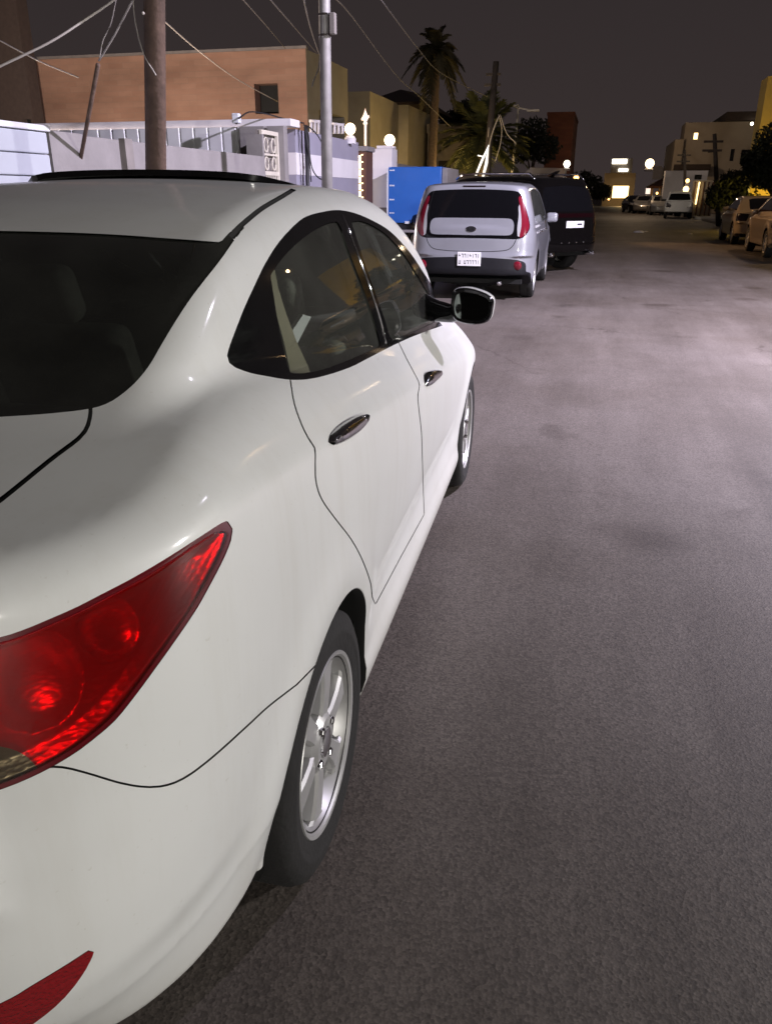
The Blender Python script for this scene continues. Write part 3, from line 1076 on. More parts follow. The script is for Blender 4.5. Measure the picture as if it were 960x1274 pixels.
# ------------------------------------------------------------------ other vehicles
def car_F(p):
    def F(P):
        x, s, z = P[:, 0], np.abs(P[:, 1]), P[:, 2]
        s = np.sqrt(s * s + 1e-6)
        W = itp(z, p['sec_z'], p['sec_w'])
        for ax in (0.0, p['wb']):
            rr = np.hypot(x - ax, z - p['wr'])
            W = W + .018 * np.exp(-((rr - p['wr'] - .09) / .08) ** 2)
        L = itp(z, p['L_z'], p['L_l'])
        xr = p.get('xr', -.30)
        ur = np.clip((-x + xr) / (L + xr), 0, None)
        n = p.get('n', 3.4)
        g = ((s / W) ** n + ur ** n) ** (1 / n)
        Lf = itp(z, p['F_z'], p['F_l'])
        xf = p['wb'] - .15
        uf = np.clip((x - xf) / (Lf - xf), 0, None)
        gf = ((s / W) ** 2.9 + uf ** 2.9) ** (1 / 2.9)
        side = (np.where(x < p['wb'] / 2, g, gf) - 1) * .85
        deck = (z - (itp(x, p['d_x'], p['d_z']) - .05 * s * s)) * .9
        tub = smax(side, deck, p.get('kd', .05))
        tub = smax(tub, p['bot'] + p.get('lift', .1) * np.clip((-x - p['wr'] - .02) / .2, 0, 1) - z, .03)
        Wc = itp(z, p['c_z'], p['c_w'])
        roof = (z - (itp(x, p['r_x'], p['r_z']) - .05 * s * s - .05 * s ** 4)) * .85
        if 'Rr' in p:      # upright back of the cabin
            Lr = itp(z, p['L_z'], p['L_l'])
            u = np.clip((-x + p['Rr']) / (Lr + p['Rr']), 0, None)
            gc = ((s / Wc) ** p.get('nc', 4) + u ** p.get('nc', 4)) ** (1 / p.get('nc', 4))
            cs = (gc - 1) * .75
        else:
            cs = s - Wc
        cab = smax(cs, roof, p.get('kr', .06))
        cab = smax(cab, p['bot'] + .4 - z, .02)
        cab = smax(cab, np.maximum(-x - L + (.02 if 'Rr' in p else .05), x - Lf + .06), .02)
        f = smin(tub, cab, p.get('ku', .03))
        if 'bed' in p:     # open load bed
            x0, x1, zb, hw = p['bed']
            b = np.maximum(np.maximum(x0 - x, x - x1), np.maximum(s - hw, zb - z))
            f = np.maximum(f, -b)
        return f
    return F


def frame_of(loc, rz):
    """station point and axes of the photograph in a vehicle's own frame"""
    c, s = math.cos(-rz), math.sin(-rz)
    Rm = np.array([[c, -s, 0], [s, c, 0], [0, 0, 1.0]])
    C = Rm @ (CPOS - np.array(loc, float))
    return C, tuple(Rm @ a for a in WAX)


def xz(poly): return plan_field(poly, 0, 2)
def yz(poly): return plan_field(poly, 1, 2)


def finish_car(S, p, name, label, paint, group=None, glass='dark_tint', rim='alloy', parts=(), detail=False, spokes=6):
    """turn the cut skin into a parented car"""
    wr, wb = p['wr'], p['wb']
    F = S.F
    for ax in (0.0, wb):
        S.region('arch', lambda P, ax=ax: np.hypot(P[:, 0] - ax, P[:, 2] - wr) - (wr + .045), lambda c: (np.abs(c[:, 1]) > .5) & (c[:, 2] < wr * 2 + .2))
    S.finish()
    root = empty(name, label=label, cat='car', group=group)
    body = obj('body', S.mesh('body', 'body'), M[paint], root)
    obj('body_liner', S.mesh('body_liner', 'body', -.035), M['dark_void'], root)
    for part, reg, mat, split, par in parts:
        if reg not in S.names: continue
        sels = [(lambda c: c[:, 1] < 0), (lambda c: c[:, 1] >= 0)] if split else [None]
        for sl in sels:
            me = S.mesh(part, reg, .001 if 'lamp' in part else -.003, sl)
            if len(me.polygons): obj(part, me, M[mat], root)
    for ax in (0.0, wb):
        for sg in (-1, 1):
            m = MB(); prev = None
            for k in range(21):
                a = math.pi * (-.2 + 1.4 * k / 20)
                y = edge_y(F, ax + (wr + .046) * math.cos(a), wr + (wr + .046) * math.sin(a))
                ring = [m.bm.verts.new((ax + rr * math.cos(a), sg * yy, wr + rr * math.sin(a))) for rr, yy in ((wr + .045, y), (wr + .04, y - .03), (wr + .06, y - .05), (wr + .06, y - .36), (0, y - .36))]
                if prev:
                    for i in range(4): m.bm.faces.new((prev[i], prev[i + 1], ring[i + 1], ring[i]))
                prev = ring
            m.build('wheel_arch', M['dark_void'], root, smooth=True)
            make_wheel(root, (ax, sg * (p['ty'] - p['tw'] / 2), wr), sg, wr, p['tw'], p['rr'], spokes=spokes, mats=(rim, 'rubber', 'hub_steel'), detail=detail)
    return root


M['grey_plastic'] = simple('grey_plastic', (.008, .008, .011), rough=.6, spec=.3, var=.15, vscale=20)
M['plate_white'] = simple('plate_white', (.78, .78, .80), rough=.35)
M['plate_ink'] = simple('plate_ink', (.03, .03, .05), rough=.5)
M['lamp_red'] = simple('lamp_red', (.15, .006, .018), rough=.12, coat=.8)
M['lamp_dark_red'] = simple('lamp_dark_red', (.007, .0012, .002), rough=.12)
M['lamp_clear'] = simple('lamp_clear', (.62, .63, .66), rough=.12, metal=.5, coat=.6)
M['tan_paint'] = simple('tan_paint', (.34, .25, .16), rough=.3, metal=.3, coat=.7)
M['beige_paint'] = simple('beige_paint', (.36, .29, .20), rough=.32, metal=.2, coat=.7)
M['far_white'] = simple('far_white', (.62, .62, .62), rough=.35, coat=.6)
M['far_silver'] = simple('far_silver', (.35, .34, .33), rough=.35, metal=.4, coat=.6)
M['screen_black'] = simple('screen_black', (.004, .004, .005), rough=.05, spec=.4)


def number_plate(root, c, w, h, tilt=0, rows=2, ink=True):
    """plate facing -x, pressed rim, rows of characters"""
    x, y, z = c
    m = MB().box((x - .006, y - w / 2, z - h / 2), (x + .006, y + w / 2, z + h / 2), None, .004, 2)
    pl = m.build('number_plate', M['plate_white'], root)
    m = MB()
    rs = random.Random(5)
    for r in range(rows):
        zc = z + (h * .24 if r == 0 else -h * .22) if rows == 2 else z
        hh = h * (.27 if rows == 2 else .5)
        k = 8 if rows == 2 else 7
        for i in range(k):
            if rs.random() < .12: continue
            yc = y - w * .40 + w * .80 * i / (k - 1)
            ww = w * .8 / k * rs.uniform(.3, .42)
            sty = rs.randint(0, 3)
            x0, x1 = x - .0075, x - .0065
            if sty == 0: m.box((x0, yc - ww * .2, zc - hh / 2), (x1, yc + ww * .2, zc + hh / 2))
            elif sty == 1:
                m.box((x0, yc - ww, zc + hh * .3), (x1, yc + ww, zc + hh * .5)); m.box((x0, yc - ww, zc - hh * .5), (x1, yc - ww * .5, zc + hh * .28))
            elif sty == 2:
                m.box((x0, yc - ww, zc - hh * .5), (x1, yc - ww * .55, zc + hh * .5)); m.box((x0, yc + ww * .55, zc - hh * .5), (x1, yc + ww, zc + hh * .5)); m.box((x0, yc - ww * .54, zc - hh * .5), (x1, yc + ww * .54, zc - hh * .3))
            else:
                m.box((x0, yc - ww, zc - hh * .15), (x1, yc + ww, zc + hh * .1)); m.box((x0, yc + ww * .3, zc + hh * .12), (x1, yc + ww * .8, zc + hh * .5))
    if ink: m.build('characters', M['plate_ink'], pl)
    return pl


def text_mesh(name, body, size, mat, parent, Mx, ext=.002):
    cu = bpy.data.curves.new(name, 'FONT'); cu.body = body; cu.size = size; cu.extrude = ext
    cu.align_x = 'CENTER'; cu.align_y = 'CENTER'
    o = bpy.data.objects.new(name, cu)
    me = bpy.data.meshes.new_from_object(o)
    bpy.data.objects.remove(o)
    me.transform(Mx)
    return obj(name, me, mat, parent)


# --- silver boxy compact ahead
KIA = dict(sec_z=[.18, .26, .34, .50, .70, .90, 1.02, 1.4], sec_w=[.80, .86, .882, .892, .90, .895, .86, .80], bot=.22, lift=.14, wb=2.57, wr=.325, rr=.225, tw=.205, ty=.885,
           L_z=[.2, .34, .46, .58, .70, .84, 1.0, 1.2, 1.4, 1.55, 1.65], L_l=[.70, .75, .775, .775, .745, .735, .715, .675, .625, .58, .54],
           F_z=[.2, .4, .6, .8, 1.0], F_l=[3.32, 3.40, 3.40, 3.36, 3.1], xr=-.20, n=3.6,
           d_x=[-.9, 0, 1.6, 2.0, 2.6, 3.1, 3.35, 3.5], d_z=[1.02, 1.02, 1.02, 1.05, 1.0, .92, .80, .6],
           c_z=[.8, 1.0, 1.15, 1.3, 1.45, 1.55, 1.7], c_w=[.885, .872, .848, .81, .765, .725, .66],
           r_x=[-.8, -.62, -.4, 0, .6, 1.2, 1.5, 1.85, 2.2, 2.6], r_z=[1.50, 1.565, 1.592, 1.615, 1.625, 1.60, 1.55, 1.36, 1.12, .8], Rr=-.25, nc=4.8, kr=.055)
KIA_LOC, KIA_RZ = (-1.785, 12.36, 0), R(90)
KS = Skin(car_F(KIA), (-.95, -1.02, .15), (3.55, 1.02, 1.72), .03)
kC, kA = frame_of(KIA_LOC, KIA_RZ)
def kpx(poly): return px_field(np.array(poly, float), kC, kA)
rear = lambda c: (c[:, 0] < .0)
rear2 = lambda c: (c[:, 0] < -.25)
ctr = 560     # outlines run past the car's centre line
KS.region('rear_glass', kpx(np.concatenate([np.array([(ctr, 235)]), spline([(600, 235), (625, 236), (640, 237.2), (646, 239.5), (650, 246), (655, 262), (659, 279), (657.5, 287), (652, 294), (644, 297.3), (630, 297.3), (600, 296.3)], 4), np.array([(ctr, 296)])])), rear)
KS.region('tailgate_panel', kpx(np.concatenate([np.array([(ctr, 270.5)]), spline([(610, 271), (630, 271.5), (636.5, 273), (639, 279), (638, 288), (633, 292.3), (610, 292.3)], 4), np.array([(ctr, 292)])])), rear, ('rear_glass',))
KS.region('tail_lamp', kpx(np.concatenate([spline([(645.5, 242.5), (649.5, 246), (654.5, 262), (658.2, 279), (656.5, 287), (651, 293.5), (646, 296)], 4), spline([(645.6, 293), (647.8, 284), (648.4, 273), (647, 259), (644.8, 247)], 4)])), rear, ('rear_glass',))
KS.region('lamp_clear', kpx(np.concatenate([spline([(645.5, 254), (649, 260), (650.6, 273), (649.6, 284), (646.5, 294)], 4), spline([(643.5, 294), (643.2, 283), (645, 268), (644.6, 258)], 4)])), rear, ('rear_glass',))
KS.region('bumper', kpx(np.concatenate([np.array([(ctr, 319)]), spline([(600, 320), (635, 322.3), (648, 324.5), (653.5, 328), (654, 338)], 4), np.array([(660, 339), (662, 420), (ctr, 420)])])), lambda c: (c[:, 0] < -.25) & (c[:, 2] < .75))
KS.gap('seam', kpx(np.concatenate([np.array([(ctr, 312.5)]), spline([(610, 312.8), (630, 311), (638, 305), (642, 297)], 4), np.array([(642, 200), (ctr, 200)])])), .005, lambda c: (c[:, 0] < -.4) & (c[:, 2] > .6) & (c[:, 2] < 1.02))
KS.region('side_glass', xz(np.concatenate([spline([(-.30, 1.10), (-.36, 1.22), (-.30, 1.42), (-.1, 1.49), (.6, 1.52), (1.2, 1.49), (1.45, 1.43), (1.75, 1.25), (1.95, 1.08)], 4), np.array([(1.2, 1.04), (.2, 1.05)])])), lambda c: np.abs(c[:, 1]) > .5)
KS.region('windscreen', yz([(0, 1.04), (.66, 1.06), (.60, 1.42), (0, 1.52), (-.1, 1.5), (-.1, 1.04)]), lambda c: (c[:, 0] > 1.4))
for nm, (xa, xb) in (('door_seam', (.34, .36)),):
    pass
kia = finish_car(KS, KIA, 'compact_car', 'silver boxy compact car parked ahead of the white sedan, seen from behind', 'silver_paint', detail=False, spokes=5, parts=(
    ('rear_window', 'rear_glass', 'screen_black', False, None), ('tailgate_panel', 'tailgate_panel', 'silver_paint', False, None), ('tail_lamp', 'tail_lamp', 'lamp_red', True, None),
    ('reversing_lamp', 'lamp_clear', 'lamp_clear', True, None), ('bumper', 'bumper', 'grey_plastic', False, None), ('panel_gap', 'seam', 'dark_void', False, None), ('side_window', 'side_glass', 'dark_tint', True, None), ('windscreen', 'windscreen', 'dark_tint', False, None)))
kia['category'] = 'car'


def kx(y, z, F=None):
    """x of the rear skin at (y, z)"""
    F = F or KS.F
    lo, hi = -1.2, 0.3
    for _ in range(30):
        m = (lo + hi) / 2
        if F(np.array([[m, y, z]]))[0] > 0: lo = m
        else: hi = m
    return lo


px0 = kx(0, .56)
number_plate(kia, (px0 - .012, .0, .585), .335, .19)
for sg in (-1, 1):
    xx = kx(.68, .50)
    Mx = Matrix.Translation((xx - .004, sg * .68, .50)) @ Matrix.Rotation(R(-90 + sg * 12), 4, 'Y')
    MB().lathe([(.062, -.02), (.062, .0), (.05, .012), (.03, .018), (0, .02)], 20, Mx).build('fog_lamp', M['lamp_red'], kia, smooth=True, angle=40)
    m = MB(); m.tube([(1.72, sg * .80, 1.08), (1.70, sg * .88, 1.09)], .035, 8)
    m.box((1.60, sg * .98 - .09, 1.02), (1.74, sg * .98 + .09, 1.17), None, .04, 3)
    m.build('wing_mirror', M['silver_paint'], kia, smooth=True, angle=40)
    for xh in (.36, 1.30):
        y = edge_y(KS.F, xh, .93)
        MB().tube([(xh - .1, sg * (y - .002), .93), (xh - .05, sg * (y + .028), .93), (xh + .05, sg * (y + .028), .93), (xh + .1, sg * (y - .002), .93)], .012, 6).build('door_handle', M['chrome'], kia, smooth=True)
# emblem: dark oval, bright ring, three letters
xe = kx(0, .985) - .002
Me = Matrix.Translation((xe, 0, .985)) @ Matrix.Rotation(R(-80), 4, 'Y')
em = MB(); em.lathe([(.03, 0), (.072, .003), (.076, .0), (.076, -.012)], 28, Me @ Matrix.Diagonal((.55, 1, 1, 1)))
eo = em.build('emblem', M['chrome'], kia, smooth=True, angle=40)
em = MB(); em.lathe([(0, .004), (.064, .0042)], 28, Me @ Matrix.Diagonal((.5, 1, 1, 1)))
em.build('emblem_field', M['grey_plastic'], eo)
text_mesh('lettering', 'KIA', .06, M['chrome'], eo, Me @ Matrix.Translation((0, 0, .005)) @ Matrix.Rotation(R(-90), 4, 'Z'), .001)
# high brake lamp in the roof lip, exhaust, tow eye
MB().box((kx(0, 1.545) - .010, -.16, 1.538), (kx(0, 1.545) + .03, .16, 1.556), None, .004, 2).build('high_brake_lamp', M['lamp_dark_red'], kia)
MB().tube([(-.78, -.45, .26), (-.55, -.45, .26)], .03, 10).build('exhaust_pipe', M['chrome'], kia, smooth=True)
MB().box((-.60, -.74, .24), (2.9, .74, .30)).build('underbody', M['dark_void'], kia)
kia.location = KIA_LOC; kia.rotation_euler = (0, 0, KIA_RZ)

# --- black full size SUV, nosed in towards the left
SUV = dict(sec_z=[.25, .35, .5, .7, .95, 1.12, 1.5], sec_w=[.88, .95, .97, .985, .985, .95, .9], bot=.33, lift=.1, wb=2.9, wr=.39, rr=.26, tw=.26, ty=.96,
           L_z=[.3, .45, .6, .75, 1.0, 1.2, 1.5, 1.7, 1.9], L_l=[.93, 1.02, 1.04, 1.0, .97, .94, .86, .78, .70],
           F_z=[.3, .5, .8, 1.1, 1.2], F_l=[3.75, 3.85, 3.86, 3.8, 3.5], xr=-.45, n=3.3,
           d_x=[-1.1, 0, 1.9, 2.4, 3.2, 3.7, 3.9], d_z=[1.16, 1.16, 1.14, 1.15, 1.12, 1.06, .8],
           c_z=[.9, 1.15, 1.4, 1.6, 1.75, 1.9], c_w=[.97, .945, .87, .80, .75, .70],
           r_x=[-1.1, -.9, -.6, 0, 1, 1.8, 2.1, 2.7, 3.1], r_z=[1.72, 1.79, 1.84, 1.88, 1.895, 1.86, 1.79, 1.3, .9], Rr=-.45, nc=3.6, kr=.17)
SV = Skin(car_F(SUV), (-1.2, -1.1, .25), (4.0, 1.1, 2.0), .042)
SV.region('rear_glass', yz([(-.1, 1.70), (.60, 1.66), (.68, 1.6), (.76, 1.28), (.70, 1.22), (-.1, 1.2)]), lambda c: c[:, 0] < -.5)
SV.region('tail_lamp', yz([(.70, 1.20), (.99, 1.20), (.99, .98), (.70, .98)]), lambda c: c[:, 0] < -.55)
SV.region('lamp_strip', yz([(-.1, 1.17), (.70, 1.17), (.70, 1.09), (-.1, 1.09)]), lambda c: c[:, 0] < -.55)
SV.region('side_glass', xz([(-.62, 1.24), (-.62, 1.6), (-.5, 1.66), (1.6, 1.70), (1.9, 1.66), (2.3, 1.3), (2.35, 1.22)]), lambda c: np.abs(c[:, 1]) > .5)
SV.region('windscreen', yz([(-.1, 1.2), (.74, 1.22), (.66, 1.66), (-.1, 1.74)]), lambda c: c[:, 0] > 1.7)
suv = finish_car(SV, SUV, 'suv', 'glossy black sport utility vehicle beyond the silver compact, nosed towards the walls', 'black_paint', spokes=6, parts=(
    ('rear_window', 'rear_glass', 'screen_black', False, None), ('tail_lamp', 'tail_lamp', 'lamp_dark_red', True, None), ('lamp_strip', 'lamp_strip', 'lamp_dark_red', False, None),
    ('side_window', 'side_glass', 'screen_black', True, None), ('windscreen', 'windscreen', 'screen_black', False, None)))
number_plate(suv, (kx(0, .98, SV.F) - .014, -.08, .96), .52, .13, rows=1, ink=False)
MB().box((kx(0, .98, SV.F) - .0222, -.28, .945), (kx(0, .98, SV.F) - .0203, -.14, .975)).build('plate_mark', M['plate_ink'], suv)
for sg in (-1, 1):
    MB().tube([(-.55, sg * .72, 1.80), (-.40, sg * .72, 1.905), (1.3, sg * .72, 1.93), (1.75, sg * .71, 1.90), (1.9, sg * .70, 1.82)], .02, 8).build('roof_rail', M['chrome'], suv, smooth=True)
    m = MB(); m.tube([(2.2, sg * .9, 1.22), (2.18, sg * 1.0, 1.24)], .04, 8); m.box((2.08, sg * 1.09 - .1, 1.16), (2.24, sg * 1.09 + .1, 1.36), None, .05, 3)
    m.build('wing_mirror', M['black_paint'], suv, smooth=True, angle=40)
    MB().tube([(-1.09, sg * .62, .40), (-.8, sg * .62, .40)], .045, 12).build('exhaust_pipe', M['chrome'], suv, smooth=True)
for y in (-.33, -.11, .11, .33):
    MB().lathe([(.018, 0), (.014, .006), (0, .007)], 10, Matrix.Translation((kx(y, .62, SV.F) - .002, y, .62)) @ Matrix.Rotation(R(-90), 4, 'Y')).build('parking_sensor', M['chrome'], suv, smooth=True)
m = MB(); m.tube([(-.25, 0, 1.86), (-.42, 0, 1.93), (-.52, 0, 1.965)], [.05, .035, .008], 8); m.build('roof_antenna', M['black_paint'], suv, smooth=True)
MB().box((-.8, -.8, .34), (3.3, .8, .42)).build('underbody', M['dark_void'], suv)
SUV_YAW = R(90 + 50)
suv.scale = (.94, .94, .95)
_c = np.array(on_plane((743, 312), 2, .40))
_a = SUV_YAW
_off = np.array([math.cos(_a) * -.93 - math.sin(_a) * -.80, math.sin(_a) * -.93 + math.cos(_a) * -.80])
suv.location = (_c[0] - _off[0], _c[1] - _off[1], 0); suv.rotation_euler = (0, 0, SUV_YAW)

# --- sedans and hatchbacks further off
WAGON = dict(sec_z=[.2, .3, .5, .7, .9, 1.0, 1.4], sec_w=[.80, .85, .87, .88, .875, .84, .8], bot=.24, lift=.1, wb=2.65, wr=.33, rr=.22, tw=.21, ty=.87,
             L_z=[.2, .4, .6, .8, 1.0, 1.2, 1.5], L_l=[.85, .93, .95, .92, .88, .84, .8], F_z=[.2, .4, .6, .8, 1.0], F_l=[3.4, 3.5, 3.5, 3.45, 3.2], xr=-.3, n=3.4,
             d_x=[-1.0, 0, 1.5, 2.0, 2.6, 3.2, 3.5], d_z=[1.0, 1.0, .98, 1.0, .95, .87, .6],
             c_z=[.8, 1.0, 1.2, 1.4, 1.6], c_w=[.86, .84, .76, .66, .55],
             r_x=[-1.1, -.85, -.5, .2, .9, 1.4, 1.7, 2.3, 2.7], r_z=[1.05, 1.22, 1.44, 1.53, 1.54, 1.49, 1.38, 1.02, .7], Rr=None)
WAGON.pop('Rr')
SALOON = dict(WAGON); SALOON.update(r_x=[-1.0, -.6, -.35, .2, .6, 1.1, 1.4, 1.65, 2.3, 2.6], r_z=[.7, .96, 1.08, 1.38, 1.44, 1.45, 1.40, 1.30, .95, .7], d_x=[-1.0, -.85, -.4, 1.5, 2.0, 2.6, 3.2, 3.5], d_z=[.98, 1.0, 1.02, .98, .97, .92, .82, .6])


def road_car(p, name, label, paint, h, kind, group=None):
    S_ = Skin(car_F(p), (-1.1, -1.0, .15), (3.7, 1.0, 1.7), h)
    if kind == 'wagon':
        S_.region('side_glass', xz([(-.55, 1.1), (-.35, 1.32), (.2, 1.43), (1.0, 1.43), (1.4, 1.36), (1.95, 1.04)]), lambda c: np.abs(c[:, 1]) > .4)
        S_.region('rear_glass', yz([(-.1, 1.42), (.52, 1.36), (.68, 1.06), (-.1, 1.04)]), lambda c: c[:, 0] < -.3)
    else:
        S_.region('side_glass', xz([(-.15, 1.02), (.15, 1.25), (.5, 1.36), (1.1, 1.37), (1.4, 1.31), (1.9, 1.02)]), lambda c: np.abs(c[:, 1]) > .4)
        S_.region('rear_glass', plan_field([(-.4, -.1), (-.38, .5), (.1, .5), (.16, .4), (.18, -.1)], 0, 1), lambda c: c[:, 2] > 1.02)
    S_.region('tail_lamp', yz([(.55, .92), (.9, .94), (.9, .72), (.62, .72)]), lambda c: c[:, 0] < -.5)
    S_.region('head_lamp', yz([(.45, .80), (.9, .86), (.9, .68), (.5, .64)]), lambda c: c[:, 0] > 2.9)
    S_.region('windscreen', yz([(-.1, 1.03), (.66, 1.05), (.52, 1.36), (-.1, 1.42)]), lambda c: c[:, 0] > 1.2)
    r = finish_car(S_, p, name, label, paint, group, parts=(('rear_window', 'rear_glass', 'screen_black', False, None), ('side_window', 'side_glass', 'screen_black', True, None),
                   ('tail_lamp', 'tail_lamp', 'lamp_dark_red', True, None), ('head_lamp', 'head_lamp', 'lamp_clear', True, None), ('windscreen', 'windscreen', 'screen_black', False, None)))
    for sg in (-1, 1):
        m = MB(); m.box((1.68, sg * .93 - .08, .98), (1.82, sg * .93 + .08, 1.10), None, .03, 2); m.box((1.76, sg * .84 - .06, 1.0), (1.84, sg * .84 + .06, 1.04))
        m.build('wing_mirror', M[paint], r, smooth=True, angle=40)
    number_plate(r, (kx(0, .7, S_.F) - .01, 0, .74), .44, .12, rows=1)
    MB().box((-.6, -.7, .26), (3.0, .7, .32)).build('underbody', M['dark_void'], r)
    return r


GR = 'cars parked on the far right'
tan = road_car(WAGON, 'wagon', 'tan estate car at the right edge of the photo, nearest on the far side', 'tan_paint', .05, 'wagon')
tan.location = (4.86, 22.3, 0); tan.rotation_euler = (0, 0, R(90))
tan2 = road_car(SALOON, 'saloon', 'beige saloon parked just beyond the tan estate car', 'beige_paint', .05, 'saloon')
tan2.location = (4.92, 28.4, 0); tan2.rotation_euler = (0, 0, R(90))

PICK = dict(SALOON); PICK.update(sec_z=[.3, .4, .6, .8, 1.0, 1.08, 1.4], sec_w=[.80, .86, .89, .9, .89, .87, .8], bot=.38, lift=.05, wb=3.0, wr=.37, ty=.89,
                                 L_z=[.3, .5, .8, 1.1, 1.5], L_l=[1.05, 1.12, 1.12, 1.1, 1.0], F_z=[.3, .5, .8, 1.0, 1.1], F_l=[3.75, 3.85, 3.85, 3.7, 3.5],
                                 d_x=[-1.2, 0, 1.8, 2.4, 3.2, 3.6, 3.9], d_z=[1.10, 1.10, 1.08, 1.10, 1.06, .98, .7], c_z=[.9, 1.1, 1.35, 1.6, 1.8], c_w=[.88, .86, .78, .70, .6],
                                 r_x=[.2, .45, .62, .9, 1.5, 1.9, 2.1, 2.7, 3.0], r_z=[.5, .9, 1.55, 1.70, 1.73, 1.69, 1.6, 1.1, .8], bed=(-1.04, .35, .72, .78))
PS = Skin(car_F(PICK), (-1.3, -1.0, .3), (4.0, 1.0, 1.85), .055)
PS.region('rear_glass', yz([(-.1, 1.58), (.6, 1.55), (.72, 1.16), (-.1, 1.15)]), lambda c: (c[:, 0] < .9) & (c[:, 0] > .3))
PS.region('side_glass', xz([(.72, 1.14), (.80, 1.5), (.95, 1.58), (1.8, 1.58), (2.3, 1.14)]), lambda c: np.abs(c[:, 1]) > .4)
PS.region('windscreen', yz([(-.1, 1.14), (.7, 1.16), (.62, 1.55), (-.1, 1.6)]), lambda c: c[:, 0] > 1.8)
PS.region('tail_lamp', yz([(.76, 1.05), (.95, 1.05), (.95, .72), (.76, .72)]), lambda c: c[:, 0] < -.9)
pick = finish_car(PS, PICK, 'pickup', 'white pickup with dark rear window, far down the street on the right', 'far_white', parts=(('rear_window', 'rear_glass', 'screen_black', False, None), ('side_window', 'side_glass', 'screen_black', True, None), ('windscreen', 'windscreen', 'screen_black', False, None), ('tail_lamp', 'tail_lamp', 'lamp_red', True, None)))
number_plate(pick, (kx(0, .8, PS.F) - .01, 0, .80), .44, .12, rows=1)
_g = ground(843, 272)
pick.location = (_g[0] + .02, _g[1] + 1.0, 0); pick.rotation_euler = (0, 0, R(90 - 4))

far = road_car(SALOON, 'saloon', 'small pale saloon facing the camera beside the lit shop, third from the white pickup', 'far_silver', .075, 'saloon')
_FS = (((786, 264), R(-80), 'dark saloon far down the street nearest the lit shop', 'far_silver'), ((802, 265), R(-95), 'pale saloon far down the street between dark saloon and silver saloon', None), ((819, 267), R(-88), 'silver saloon far down the street just left of the white pickup', None))
for i, (q, a, lb, mt) in enumerate(_FS):
    c_ = far if i == 0 else copy_tree(far)
    g_ = ground(*q)
    c_.location = (g_[0], g_[1] + 1.5, 0); c_.rotation_euler = (0, 0, a); c_['label'] = lb
    c_['group'] = 'saloons at the end of the street'
    if i == 0:
        pass
for c_, paint in ((far, 'black_paint'),):
    for ch in c_.children:
        if ch.name.startswith('body') and 'liner' not in ch.name:
            ch.data = ch.data.copy(); ch.data.materials[0] = M[paint]
